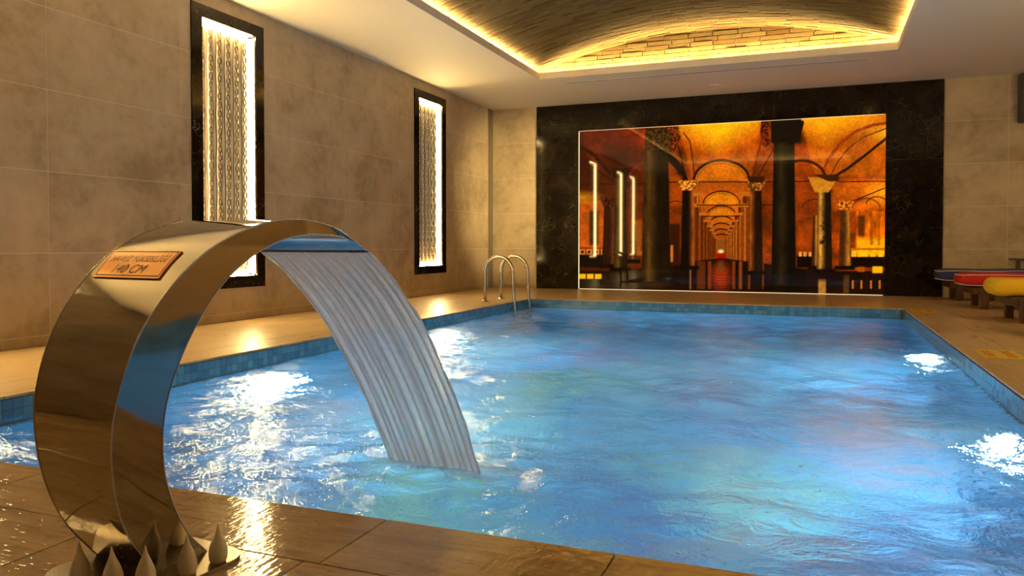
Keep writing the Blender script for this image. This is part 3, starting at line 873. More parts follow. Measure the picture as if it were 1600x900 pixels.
def make_niche():
    y0, y1 = NICHES[1]; yc = (y0 + y1) / 2
    root = empty('wall_light_panel', (0, yc, 0))
    a, b, c, d = niche_inner(1); a -= yc; b -= yc
    A, B = y0 - yc, y1 - yc
    fr = 0.016
    def piece(q):     # q: 4 (y,z) points
        vs = [(fr, y, z) for y, z in q] + [(-0.008, y, z) for y, z in q]
        mesh_obj('frame_slab', vs, [(0, 1, 2, 3), (7, 6, 5, 4), (0, 4, 5, 1), (1, 5, 6, 2), (2, 6, 7, 3), (3, 7, 4, 0)], M['marble'], root)
    g = 0.0008
    piece([(A, FZ0), (a, c), (a, d), (A, FZ1)][::-1]); piece([(B, FZ0), (B, FZ1), (b, d), (b, c)][::-1])
    piece([(A, FZ0 - g), (B, FZ0 - g), (b, c - g), (a, c - g)]); piece([(A, FZ1 + g), (a, d + g), (b, d + g), (B, FZ1 + g)])
    mb = MB()
    for (q0, q1, r0, r1) in ((a - 0.006, a, c, d), (b, b + 0.006, c, d), (a, b, c - 0.006, c), (a, b, d, d + 0.006)):
        mb.box(-NDEPTH, -0.006, q0, q1, r0, r1)
    mb.build('lining', M['niche_side'], root)
    box_obj('panel', -NDEPTH - 0.012, -NDEPTH, a, b, c, d, M['relief'], root)
    # LED strips round the inner edges
    e = 0.012
    box_obj('light_strip', -0.078, -0.008, b - 0.006, b - 0.001, c + 0.02, d - 0.02, M['niche_led'], root)
    box_obj('light_strip', -0.078, -0.008, a + 0.001, a + 0.006, c + 0.02, d - 0.02, M['niche_led'], root)
    box_obj('light_strip', -0.078, -0.008, a + 0.02, b - 0.02, d - 0.006, d - 0.001, M['niche_led'], root)
    box_obj('light_strip', -0.078, -0.008, a + 0.02, b - 0.02, c + 0.001, c + 0.006, M['niche_led'], root)
    # raised bars, each carrying a chain of diamonds
    nb = 6
    sp = (b - a - 0.02) / nb
    for k in range(nb):
        yk = a + 0.01 + sp * (k + 0.5)
        mb = MB()
        zz = np.linspace(c + 0.055, d - 0.055, 90)
        hw = 0.036 + 0.006 * np.sin((zz - c) * 2 * PI / 0.47)
        vs = []; fs = []
        for z, h in zip(zz, hw):
            vs += [(-NDEPTH, yk - h, z), (-NDEPTH + 0.018, yk - h * 0.72, z), (-NDEPTH + 0.018, yk + h * 0.72, z), (-NDEPTH, yk + h, z)]
        for i in range(len(zz) - 1):
            q = i * 4
            for j in range(3): fs.append((q + j, q + j + 1, q + j + 5, q + j + 4))
        fs += [(0, 3, 2, 1), tuple(len(vs) - 4 + j for j in range(4))]
        bar = mesh_obj('bar', vs, fs, M['relief_bar'], root)
        mb = MB()
        zz = np.linspace(c + 0.06, d - 0.06, 240)
        for sg in (-1, 1):
            pts = [(-NDEPTH + 0.020, yk + sg * 0.020 * math.sin((z - c) * PI / 0.084), z) for z in zz]
            mb.tube(pts, 0.0075, 5, True)
        for sg in (-1, 1):
            pts = [(-NDEPTH + 0.010, yk + sg * (0.040 + 0.006 * math.sin((z - c) * 2 * PI / 0.47)), z) for z in zz[::4]]
            mb.tube(pts, 0.0045, 4, True)
        mb.build('chain', M['chain'], bar)
    return root

def copy_tree(o, parent=None):
    c = o.copy(); COL.objects.link(c); c.parent = parent
    for ch in [q for q in ALLCH[o.name]]:
        copy_tree(bpy.data.objects[ch], c)
    return c
def index_tree(o):
    ALLCH[o.name] = [c.name for c in o.children]
    for c in o.children: index_tree(c)
ALLCH = {}
niche = make_niche()
bpy.context.view_layer.update()
index_tree(niche)
lab = ['tall lit relief panel in dark marble frame, farther one near the corner',
       'tall lit relief panel in dark marble frame, nearer one behind the steel fountain',
       'tall lit relief panel in dark marble frame beside the camera', 'tall lit relief panel in dark marble frame behind the camera']
for k in (0, 1, 2, 3):
    o = niche if k == 1 else copy_tree(niche)
    o.location = (0, sum(NICHES[k]) / 2, 0)
    tag(o, lab[k], 'wall light', 'lit panels along the left wall')
    if k == 0:
        near = [c_ for c_ in o.children if c_.name.startswith('light_strip') and abs(c_.data.vertices[0].co.y - c_.data.vertices[2].co.y) < 0.02]
        bpy.data.objects.remove(min(near, key=lambda c_: c_.data.vertices[0].co.y))
for k in (1,):
    o = copy_tree(niche); o.location = (RX, sum(NICHES[k]) / 2, 0); o.rotation_euler = (0, 0, PI)
    tag(o, 'tall lit relief panel on the right wall, outside the picture', 'wall light', 'lit panels along the right wall')

# ---------------------------------------------------------------- floor: slab with the pool opening, coping stones, floor tiles
fl = MB()
for (a, b, c, d) in sub_rects(-0.2, RX + 0.2, RYN - 0.2, 0.2, [(PX0 + 0.004, PX1 - 0.004, PY0 + 0.004, PY1 - 0.004)]):
    fl.box(a, b, c, d, -0.25, -0.014)
floor = tag(fl.build('floor', M['floor_grout']), 'travertine pool deck', kind='structure')
g = 0.0015
PITCH = 0.625
def ftile(name, x0, x1, y0, y1, mat, bev=0.002):
    o = box_obj(name, -(x1 - x0) / 2 + g, (x1 - x0) / 2 - g, -(y1 - y0) / 2 + g, (y1 - y0) / 2 - g, -0.014, 0.0, mat, floor, bevel=bev)
    o.location = ((x0 + x1) / 2, (y0 + y1) / 2, 0)
    return o
XE = cols(PX0 - CO, PX1 + CO, 4.188, PITCH)
YE = cols(PY0, PY1, -10.05, PITCH)
XE2 = XE
for i in range(len(XE) - 1):
    ftile('coping_stone', XE[i], XE[i + 1], PY0 - CO, PY0, M['trav_wet'], 0.0015)
    ftile('coping_stone', XE[i], XE[i + 1], PY1, PY1 + CO, M['trav_x'], 0.0015)
for i in range(len(YE) - 1):
    ftile('coping_stone', PX0 - CO, PX0, YE[i], YE[i + 1], M['trav'], 0.0015)
    ftile('coping_stone', PX1, PX1 + CO, YE[i], YE[i + 1], M['trav'], 0.0015)
hole = [(PX0 - CO, PX1 + CO, PY0 - CO, PY1 + CO)]
XT = cols(0.0, RX, 4.188 - 0.66, PITCH)
def lay_tiles(xe, ye, mat):
    for i in range(len(xe) - 1):
        for j in range(len(ye) - 1):
            ftile('floor_tile', xe[i], xe[i + 1], ye[j], ye[j + 1], mat)
lay_tiles([0, (PX0 - CO) / 2, PX0 - CO], cols(PY0 - CO, PY1 + CO, PY1 + CO, 1.25), M['trav'])
lay_tiles(cols(PX1 + CO, RX, PX1 + CO, 0.66), cols(PY0 - CO, PY1 + CO, PY1 + CO, 1.25), M['trav'])
lay_tiles(cols(0, RX, 4.188, 1.25), [PY1 + CO, (PY1 + CO) / 3 * 2, (PY1 + CO) / 3, 0.0], M['trav_x'])
lay_tiles(cols(0, RX, 3.523, PITCH), [-13.4, -12.78, -12.16, -11.545, PY0 - CO], M['trav_wet'])
ftile('floor_tile', 0, RX, RYN, -13.4, M['trav_x'])

# ---------------------------------------------------------------- pool basin, waterline mosaic
basin = MB()
basin.box(PX0 - 0.15, PX1 + 0.15, PY0 - 0.15, PY1 + 0.15, DEPTH - 0.15, DEPTH - 0.02)
basin.box(PX0 - 0.15, PX0, PY0, PY1, DEPTH - 0.02, -0.014)
basin.box(PX1, PX1 + 0.15, PY0, PY1, DEPTH - 0.02, -0.014)
basin.box(PX0 - 0.15, PX1 + 0.15, PY1, PY1 + 0.15, DEPTH - 0.02, -0.014)
basin.box(PX0 - 0.15, PX1 + 0.15, PY0 - 0.15, PY0, DEPTH - 0.02, -0.014)
pool = tag(basin.build('pool_basin', M['pool_wall']), 'rectangular pool basin lined in blue mosaic', kind='structure')
box_obj('pool_floor', PX0, PX1, PY0, PY1, DEPTH - 0.02, DEPTH, M['pool_floor'], pool)
TP = 0.0525
mt = MB().box(0.0, 0.006, -TP / 2 + 0.0012, TP / 2 - 0.0012, -TP / 2 + 0.0012, TP / 2 - 0.0012)
gro = MB()
gro.box(PX0, PX0 + 0.0035, PY0, PY1, -0.19, -0.0145); gro.box(PX1 - 0.0035, PX1, PY0, PY1, -0.19, -0.0145)
gro.box(PX0, PX1, PY1 - 0.0035, PY1, -0.19, -0.0145); gro.box(PX0, PX1, PY0, PY0 + 0.0035, -0.19, -0.0145)
gro.build('grout_band', M['mosaic_grout'], pool)
tile_mesh = None
rows_z = [-0.0155 - TP / 2 - k * TP for k in range(3)]
ny_ = int((PY1 - PY0) / TP)
left_spots = [(PY1 - TP * (k + 0.5), z) for k in range(ny_) for z in rows_z[:2]]
left_spots.sort(key=lambda q: q[0])
for i, (yy, z) in enumerate(left_spots[:300]):
    if tile_mesh is None:
        o = mt.build('mosaic_tile', M['mosaic'], pool); tile_mesh = o.data
    else:
        o = link('mosaic_tile', tile_mesh, None, pool)
    o.location = (PX0, yy, z)
mb = MB(); ids = []
def tl(x0, x1, y0, y1, z0, z1):
    mb.box(x0, x1, y0, y1, z0, z1); ids.extend([random.random()] * 6)
h = TP / 2 - 0.0012
for (yy, z) in left_spots[300:]: tl(PX0, PX0 + 0.006, yy - h, yy + h, z - h, z + h)
for k in range(ny_):
    yy = PY1 - TP * (k + 0.5)
    tl(PX0, PX0 + 0.006, yy - h, yy + h, rows_z[2] - h, rows_z[2] + h)
    for z in rows_z: tl(PX1 - 0.006, PX1, yy - h, yy + h, z - h, z + h)
for k in range(int((PX1 - PX0) / TP)):
    xx = PX0 + TP * (k + 0.5)
    for z in rows_z:
        tl(xx - h, xx + h, PY1 - 0.006, PY1, z - h, z + h); tl(xx - h, xx + h, PY0, PY0 + 0.006, z - h, z + h)
o = mb.build('mosaic_band', M['mosaic'], pool); o['kind'] = 'stuff'
at = o.data.attributes.new('tile_id', 'FLOAT', 'FACE'); at.data.foreach_set('value', ids)

# ---------------------------------------------------------------- steel cobra fountain
TH = 0.1101
FC = (3.799, -11.078)
W0, W1, W2 = 0.207, 0.2936, 0.4166
OUT = np.array([[-0.0262, 0.0014], [-0.1106, 0.1229], [-0.152, 0.2656], [-0.148, 0.417], [-0.0797, 0.5826], [0.059, 0.721], [0.2537, 0.7948], [0.4336, 0.7877], [0.5815, 0.7163]])
INN = np.array([[0.1086, 0.0028], [0.0299, 0.0964], [-0.0283, 0.2418], [-0.0264, 0.4007], [0.0454, 0.5631], [0.1504, 0.6824], [0.3054, 0.7547], [0.4801, 0.7581], [0.5815, 0.7163]])
def spline(P, n=10):
    P = np.vstack([2 * P[0] - P[1], P, 2 * P[-1] - P[-2]]); out = []; T = []
    for i in range(1, len(P) - 2):
        for t in np.linspace(0, 1, n, endpoint=False):
            a, b, c, d = P[i - 1:i + 3]
            out.append(.5 * (2 * b + (c - a) * t + (2 * a - 5 * b + 4 * c - d) * t * t + (3 * b - a - 3 * c + d) * t ** 3)); T.append((i - 1 + t) / (len(P) - 3))
    out.append(P[-2]); T.append(1.0)
    return np.array(out), np.array(T)
po, TT = spline(OUT); pi_, _ = spline(INN)
ww = W0 * (1 - TT) ** 2 + 2 * W1 * TT * (1 - TT) + W2 * TT * TT
# local frame of the fountain: x lateral, y towards the pool, z up
ftn = empty('cobra_fountain', (FC[0], FC[1], 0), -TH)
tag(ftn, 'polished steel cobra waterfall fountain standing on the near pool edge', 'fountain')
def strip_mesh(prof, rev):
    vs = []; fs = []
    nn = len(prof); m = 6
    for (s, z), w in zip(prof, ww):
        for k in range(m + 1): vs.append((-w / 2 + w * k / m, s, z))
    for i in range(nn - 1):
        for k in range(m):
            q = (i * (m + 1) + k, i * (m + 1) + k + 1, (i + 1) * (m + 1) + k + 1, (i + 1) * (m + 1) + k)
            fs.append(q[::-1] if rev else q)
    return vs, fs
mesh_obj('outer_band', *strip_mesh(po, False), M['steel'], ftn, True)
mesh_obj('inner_band', *strip_mesh(pi_, True), M['steel'], ftn, True)
for sg in (-1, 1):
    vs = []; fs = []
    for i in range(len(po)):
        x = sg * ww[i] / 2
        for k in range(5):
            q = po[i] + (pi_[i] - po[i]) * k / 4
            vs.append((x, q[0], q[1]))
    for i in range(len(po) - 1):
        for k in range(4):
            q = (i * 5 + k, i * 5 + k + 1, i * 5 + k + 6, i * 5 + k + 5)
            fs.append(q if sg > 0 else q[::-1])
    mesh_obj('side_panel', vs, fs, M['steel'], ftn, True)
    for prof in (po, pi_):
        MB().tube([(sg * w / 2, q[0], q[1]) for q, w in zip(prof, ww)], 0.0018, 6).build('edge_seam', M['steel_soft'], ftn, True)
# flat outlet lip
s, z = po[-1]
box_obj('outlet_lip', -W2 / 2, W2 / 2, s - 0.003, s + 0.004, z - 0.003, z + 0.001, M['steel'], ftn)
# base plate with rounded corners
def rounded_plate(x0, x1, y0, y1, z0, z1, r, n=6):
    pts = []
    for (cx, cy, a0) in ((x1 - r, y1 - r, 0), (x0 + r, y1 - r, 90), (x0 + r, y0 + r, 180), (x1 - r, y0 + r, 270)):
        for k in range(n + 1):
            a = math.radians(a0 + 90 * k / n); pts.append((cx + r * math.cos(a), cy + r * math.sin(a)))
    m = len(pts)
    vs = [(x, y, z0) for x, y in pts] + [(x, y, z1) for x, y in pts]
    fs = [tuple(range(m - 1, -1, -1)), tuple(range(m, 2 * m))] + [(i, (i + 1) % m, m + (i + 1) % m, m + i) for i in range(m)]
    return vs, fs
mesh_obj('base_plate', *rounded_plate(-0.125, 0.20, -0.168, 0.150, 0.0, 0.010, 0.06), M['steel_dark'], ftn)
# plaque following the steel, with engraved lettering
def surf(t, u, off=0.0):
    k = t * (len(po) - 1); i = min(int(k), len(po) - 2); fr = k - i
    p = po[i] + (po[i + 1] - po[i]) * fr
    w = ww[i] + (ww[i + 1] - ww[i]) * fr
    tg = po[i + 1] - po[i]; tg = tg / np.linalg.norm(tg)
    nr = np.array((-tg[1], tg[0]))
    p = p + nr * off
    return (-w / 2 + w * u, p[0], p[1])
def lerp(a, b, t): return a + (b - a) * t
PT0, PT1 = 0.563, 0.622
def pl_u(t, q):     # q 0..1 across the plaque
    k = (t - PT0) / (PT1 - PT0)
    return lerp(lerp(0.10, 0.045, k), lerp(0.825, 0.775, k), q)
def patch(q0, q1, k0, k1, o0, o1, nq=16, nk=10):
    vs = []; fs = []
    for off in (o0, o1):
        for j in range(nk + 1):
            t = lerp(PT0, PT1, lerp(k0, k1, j / nk))
            for i in range(nq + 1): vs.append(surf(t, pl_u(t, lerp(q0, q1, i / nq)), off))
    N = (nq + 1) * (nk + 1)
    for j in range(nk):
        for i in range(nq):
            a = j * (nq + 1) + i
            fs.append((N + a, N + a + 1, N + a + nq + 2, N + a + nq + 1)); fs.append((a + nq + 1, a + nq + 2, a + 1, a))
    for i in range(nq):
        a = i; fs.append((a, a + 1, N + a + 1, N + a)); b = nk * (nq + 1) + i; fs.append((N + b, N + b + 1, b + 1, b))
    for j in range(nk):
        a = j * (nq + 1); fs.append((N + a, N + a + nq + 1, a + nq + 1, a)); b = a + nq; fs.append((b, b + nq + 1, N + b + nq + 1, N + b))
    return vs, fs
plaque = mesh_obj('plaque', *patch(0, 1, 0, 1, 0.0005, 0.0040), M['brass'], ftn)
plaque['label'] = 'copper coloured plaque with the pool depth'
for (q0, q1, k0, k1) in ((0.02, 0.98, 0.05, 0.085), (0.02, 0.98, 0.93, 0.965), (0.02, 0.028, 0.06, 0.96), (0.972, 0.98, 0.06, 0.96)):
    mesh_obj('border_line', *patch(q0, q1, k0, k1, 0.0040, 0.0046, 14, 4), M['brass_ink'], plaque)
def text_on_plaque(txt, q0, q1, k0, k1, shear, name):
    cu = bpy.data.curves.new('lettering_curve', 'FONT'); cu.body = txt; cu.shear = shear; cu.resolution_u = 3
    o = bpy.data.objects.new('lettering_tmp', cu); COL.objects.link(o)
    bpy.context.view_layer.update()
    me = bpy.data.meshes.new_from_object(o.evaluated_get(bpy.context.evaluated_depsgraph_get()))
    bpy.data.objects.remove(o); bpy.data.curves.remove(cu)
    co = np.zeros(len(me.vertices) * 3); me.vertices.foreach_get('co', co); co = co.reshape(-1, 3)
    mn, mx = co.min(0), co.max(0)
    out = []
    for c in co:
        q = lerp(q0, q1, (c[0] - mn[0]) / (mx[0] - mn[0])); k = lerp(k0, k1, (c[1] - mn[1]) / (mx[1] - mn[1]))
        t = lerp(PT0, PT1, k); out.append(surf(t, pl_u(t, q), 0.0047))
    me.vertices.foreach_set('co', np.array(out).ravel()); me.update(); me.materials.clear()
    return link(name, me, M['brass_ink'], plaque)
text_on_plaque('HAVUZ YÜKSEKLİĞİ', 0.09, 0.93, 0.54, 0.86, 0.12, 'lettering')
text_on_plaque('140 CM', 0.24, 0.72, 0.14, 0.44, 0.22, 'lettering')

# teardrop covers standing on the base plate
drop_prof = [(0.0165, 0.0), (0.0195, 0.006), (0.0212, 0.018), (0.0205, 0.028), (0.0172, 0.041), (0.0122, 0.053), (0.0078, 0.063), (0.0046, 0.072), (0.0026, 0.081), (0.0011, 0.088)]
drops = [((3.782, -11.218), 'leftmost ivory teardrop light on the fountain base', 0.10),
         ((3.875, -11.215), 'ivory teardrop light with a bent tip, second from the left', 0.45),
         ((3.932, -11.183), 'middle ivory teardrop light in front of the steel fountain', 0.0),
         ((3.966, -11.101), 'ivory teardrop light below the right side of the fountain', 0.0),
         ((3.982, -11.024), 'rightmost ivory teardrop light on the plate beside the wet coping', 0.0)]
for (xy, lb, bend) in drops:
    mb = MB(); mb.lathe(drop_prof, (0, 0, 0), 20)
    mb.v = [(x - bend * 0.06 * max(0, z - 0.05) ** 1.3 * 9, y, z) for x, y, z in mb.v]
    o = mb.build('teardrop_light', M['wax'], None, True); o.location = (*xy, 0.0100)
    tag(o, lb, 'teardrop light', 'teardrop lights round the fountain base')

# ---------------------------------------------------------------- the falling sheet of water
fd = np.array((math.sin(TH), math.cos(TH))); fr_ = np.array((math.cos(TH), -math.sin(TH)))
LIPC = np.array(FC) + fd * 0.5815
FA, FBq, LZ = -0.583, 1.005, 0.7163
SL = (FA + math.sqrt(FA * FA + 4 * FBq * (LZ - WL))) / (2 * FBq)
nu, ns = 160, 90
vs = []; flow = []
ru = RNG.random(40) * 6.28
for j in range(ns + 1):
    t = j / ns; s = SL * (t * 1.02)
    zc = LZ + FA * s - FBq * s * s - 0.003
    w = lerp(W2 - 0.004, 0.395, t)
    for i in range(nu + 1):
        u = i / nu
        rip = 0.0
        for k in range(10):
            rip += math.sin(u * (18 + 9 * k) + ru[k] + t * (3 + 2 * math.sin(ru[k + 10]))) * 0.0011
        rip *= min(1, t * 4)
        edge = max(0, 1 - min(u, 1 - u) * 26)
        lat = -w / 2 + w * u + 0.003 * math.sin(t * 19 + ru[20]) * edge * min(1, t * 5)
        p = LIPC + fd * (s + rip) + fr_ * lat
        vs.append((p[0], p[1], zc + rip * 0.8 + 0.003 * edge)); flow.append((u, t, 0.0))
fs = [(j * (nu + 1) + i, j * (nu + 1) + i + 1, (j + 1) * (nu + 1) + i + 1, (j + 1) * (nu + 1) + i) for j in range(ns) for i in range(nu)]
fall = tag(empty('waterfall', (LIPC[0], LIPC[1], LZ)), 'broad sheet of water falling from the steel fountain into the pool', 'waterfall')
o = mesh_obj('water_sheet', [(a - LIPC[0], b - LIPC[1], c - LZ) for a, b, c in vs], fs, M['sheet'], fall, True)
at = o.data.attributes.new('flow', 'FLOAT_VECTOR', 'POINT'); at.data.foreach_set('vector', np.array(flow).ravel())
# thicker ropes of water along both edges
for u in (0, nu):
    pts = [Vector(vs[j * (nu + 1) + u]) - Vector((LIPC[0], LIPC[1], LZ)) for j in range(0, ns + 1, 2)]
    rope = MB().tube(pts, [0.0035 + 0.0015 * math.sin(k * 0.9) for k in range(len(pts))], 7)
    q = rope.build('water_rope', M['sheet'], fall, True)
    at = q.data.attributes.new('flow', 'FLOAT_VECTOR', 'POINT')
    at.data.foreach_set('vector', np.array([(0.5 * v_[0] * 3, v_[2] * -1.2, 0) for v_ in rope.v]).ravel())

# ---------------------------------------------------------------- pool water surface
IMP = LIPC + fd * SL
nx, ny = 300, 520
gx = np.linspace(PX0 + 0.001, PX1 - 0.001, nx); gy = np.linspace(PY0 + 0.001, PY1 - 0.001, ny)
GX, GY = np.meshgrid(gx, gy)
Z = np.zeros_like(GX)
rw = np.random.default_rng(3)
for k in range(46):
    lam = 0.16 * (1.0 / 0.16) ** rw.random()
    ang = rw.random() * 2 * PI
    kx, ky = math.cos(ang) * 2 * PI / lam, math.sin(ang) * 2 * PI / lam
    ph = rw.random() * 6.28
    warp = 0.5 * np.sin(GX * 1.3 + ph) + 0.5 * np.sin(GY * 1.1 + 2 * ph)
    Z += 0.0017 * (lam / 0.5) ** 0.6 * np.sin(kx * GX + ky * GY + ph + 1.4 * warp)
# disturbance round the point where the sheet lands
la = (GX - IMP[0]) * fr_[0] + (GY - IMP[1]) * fr_[1]; lo = (GX - IMP[0]) * fd[0] + (GY - IMP[1]) * fd[1]
dist = np.hypot(np.maximum(np.abs(la) - 0.18, 0), lo)
Z += 0.006 * np.exp(-dist / 0.45) * np.sin(dist * 2 * PI / 0.17 - 1.0) + 0.010 * np.exp(-(dist / 0.09) ** 2)
fld = sum(np.sin(GX * a + GY * b + c) for a, b, c in [(31, 17, 1), (-23, 29, 2), (12, -37, 4), (41, 9, 5)])
Z += 0.0026 * np.exp(-dist / 0.7) * fld
edge = np.minimum.reduce([GX - PX0, PX1 - GX, GY - PY0, PY1 - GY]); Z *= np.clip(0.06 + edge / 0.5, 0, 1)
verts = np.c_[GX.ravel(), GY.ravel(), (WL + Z).ravel()]
ii = np.arange(nx * ny).reshape(ny, nx)
quads = np.stack([ii[:-1, :-1], ii[:-1, 1:], ii[1:, 1:], ii[1:, :-1]], -1).reshape(-1, 4)
me = bpy.data.meshes.new('pool_water')
me.vertices.add(len(verts)); me.vertices.foreach_set('co', verts.ravel())
me.loops.add(quads.size); me.loops.foreach_set('vertex_index', quads.ravel())
me.polygons.add(len(quads)); me.polygons.foreach_set('loop_start', np.arange(0, quads.size, 4)); me.polygons.foreach_set('loop_total', np.full(len(quads), 4))
me.polygons.foreach_set('use_smooth', np.ones(len(quads), bool)); me.update(calc_edges=True)
water = link('pool_water', me, M['water'])
bm = bmesh.new(); bm.from_mesh(me)
rim = [e for e in bm.edges if e.is_boundary]
ret = bmesh.ops.extrude_edge_only(bm, edges=rim)
nv = [q for q in ret['geom'] if isinstance(q, bmesh.types.BMVert)]
for q in nv:
    q.co.x += -0.04 if q.co.x < PX0 + 0.01 else (0.04 if q.co.x > PX1 - 0.01 else 0)
    q.co.y += -0.04 if q.co.y < PY0 + 0.01 else (0.04 if q.co.y > PY1 - 0.01 else 0)
ret = bmesh.ops.extrude_edge_only(bm, edges=[e for e in ret['geom'] if isinstance(e, bmesh.types.BMEdge) and e.is_boundary])
for q in ret['geom']:
    if isinstance(q, bmesh.types.BMVert): q.co.z = DEPTH - 0.06
bmesh.ops.contextual_create(bm, geom=[e for e in bm.edges if e.is_boundary])
bmesh.ops.recalc_face_normals(bm, faces=bm.faces)
bm.to_mesh(me); bm.free()
tag(water, 'rippling bright blue lit water filling the pool', 'water', kind='stuff')
# foam where the sheet lands
vs = []; fd_ = []; fs = []
na, nr = 72, 14
for j in range(nr + 1):
    rr = j / nr
    for i in range(na):
        a = 2 * PI * i / na
        ex = 0.30 + 0.07 * math.sin(3 * a + 1) + 0.05 * math.sin(7 * a)
        ey = 0.20 + 0.05 * math.sin(2 * a + 2) + 0.03 * math.sin(5 * a)
        lat = ex * rr * math.cos(a) + 0.10 * rr * max(0, math.cos(a)); lon = ey * rr * math.sin(a) + 0.06
        p = IMP + fr_ * lat + fd * lon
        d = math.hypot(max(abs(lat) - 0.18, 0), lon)
        zz = 0.010 + 0.022 * math.exp(-(d / 0.10) ** 2) + 0.004 * math.sin(9 * a + 5 * rr) * rr
        vs.append((p[0], p[1], WL + zz * (1 - 0.5 * rr))); fd_.append(max(0.0, 1 - rr ** 1.6))
for j in range(nr):
    for i in range(na):
        i2 = (i + 1) % na
        fs.append((j * na + i, j * na + i2, (j + 1) * na + i2, (j + 1) * na + i))
o = mesh_obj('splash_foam', [(a - LIPC[0], b - LIPC[1], c - LZ) for a, b, c in vs], fs, M['foam'], fall, True)
at = o.data.attributes.new('fade', 'FLOAT', 'POINT'); at.data.foreach_set('value', fd_)

# white drops round the splash, put in as sparkle on the water
mb = MB(); rd = random.Random(9)
ico = bmesh.new(); bmesh.ops.create_icosphere(ico, subdivisions=1, radius=1.0)
iv = [tuple(q.co) for q in ico.verts]; ifc = [tuple(q.index for q in f_.verts) for f_ in ico.faces]; ico.free()
for k in range(900):
    a = rd.uniform(0, 2 * PI); rr = 0.22 + rd.expovariate(1 / 0.38)
    px_, py_ = IMP[0] + (rr + 0.12) * math.cos(a), IMP[1] + rr * math.sin(a)
    if not (PX0 + 0.1 < px_ < PX1 - 0.1 and PY0 + 0.1 < py_ < PY1 - 0.1): continue
    r_ = rd.uniform(0.0012, 0.0034)
    gz = Z[min(ny - 1, int((py_ - PY0) / (PY1 - PY0) * (ny - 1))), min(nx - 1, int((px_ - PX0) / (PX1 - PX0) * (nx - 1)))]
    mb.add([(px_ - LIPC[0] + x_ * r_, py_ - LIPC[1] + y_ * r_, WL + gz + 0.5 * r_ + z_ * r_ - LZ) for x_, y_, z_ in iv], ifc)
dr = mb.build('sparkle_drops', plain('white sparkle drop', (0.92, 0.95, 0.97), 0.12, var=0.02), fall, True); dr['kind'] = 'stuff'

# ---------------------------------------------------------------- underwater lamps
def pool_lamp(x, y, sgn, lb):
    root = tag(empty('pool_lamp', (x, y, -0.80)), lb, 'pool light', 'underwater pool lamps')
    MB().lathe([(0.165, 0.0), (0.165, sgn * 0.020), (0.140, sgn * 0.032), (0.140, 0.0)], (0, 0, 0), 28, 'x').build('bezel', M['white_plastic'], root, True)
    MB().lathe([(0.136, sgn * 0.010), (0.132, sgn * 0.034), (0.08, sgn * 0.044), (0.01, sgn * 0.047)], (0, 0, 0), 28, 'x').build('lens', M['lens'], root, True)
    ld = bpy.data.lights.new('pool_lamp_light', 'AREA'); ld.shape = 'DISK'; ld.size = 0.22; ld.energy = POOL_W; ld.color = (0.66, 0.92, 1.0); ld.spread = PI
    lo_ = bpy.data.objects.new('lamp_light', ld); COL.objects.link(lo_); lo_.parent = root
    lo_.location = (sgn * 0.055, 0, 0); lo_.rotation_euler = (0, -sgn * PI / 2, 0)
pool_lamp(PX0, -7.90, 1, 'underwater lamp on the left pool side, seen through the fountain arch')
pool_lamp(PX0, -5.18, 1, 'underwater lamp on the left pool side, right of the waterfall')
pool_lamp(PX1, -7.90, -1, 'underwater lamp on the right pool side at the picture edge')
pool_lamp(PX1, -5.18, -1, 'underwater lamp on the right pool side below the yellow sign')

# ---------------------------------------------------------------- pool ladder
lad = tag(empty('pool_ladder', (PX0, -2.92, 0)), 'stainless steel pool ladder with two hooped handrails', 'ladder')
for yy in (-0.28, 0.27):
    xa, xb, top, r = -0.345, 0.035, 0.585, 0.0215
    R_ = (xb - xa) / 2; cx = (xa + xb) / 2
    pts = [(xa - 0.005, yy, 0.0), (xa - 0.002, yy, 0.2)] + [(cx + R_ * math.cos(a), yy, top - R_ + R_ * math.sin(a)) for a in np.linspace(PI, 0, 17)] + [(xb + 0.012, yy, 0.15), (xb + 0.030, yy, -0.11), (xb + 0.055, yy, -0.5), (xb + 0.055, yy, -1.1)]
    MB().tube(pts, r, 14).build('handrail', M['steel_soft'], lad, True)
    MB().lathe([(0.052, 0.0), (0.052, 0.006), (0.030, 0.016), (0.022, 0.017)], (xa - 0.005, yy, 0), 22).build('flange', M['steel_soft'], lad, True)
for zz in (-0.20, -0.45, -0.70, -0.95):
    box_obj('tread', 0.055, 0.125, -0.28, 0.27, zz - 0.014, zz + 0.014, M['steel_soft'], lad, bevel=0.004)

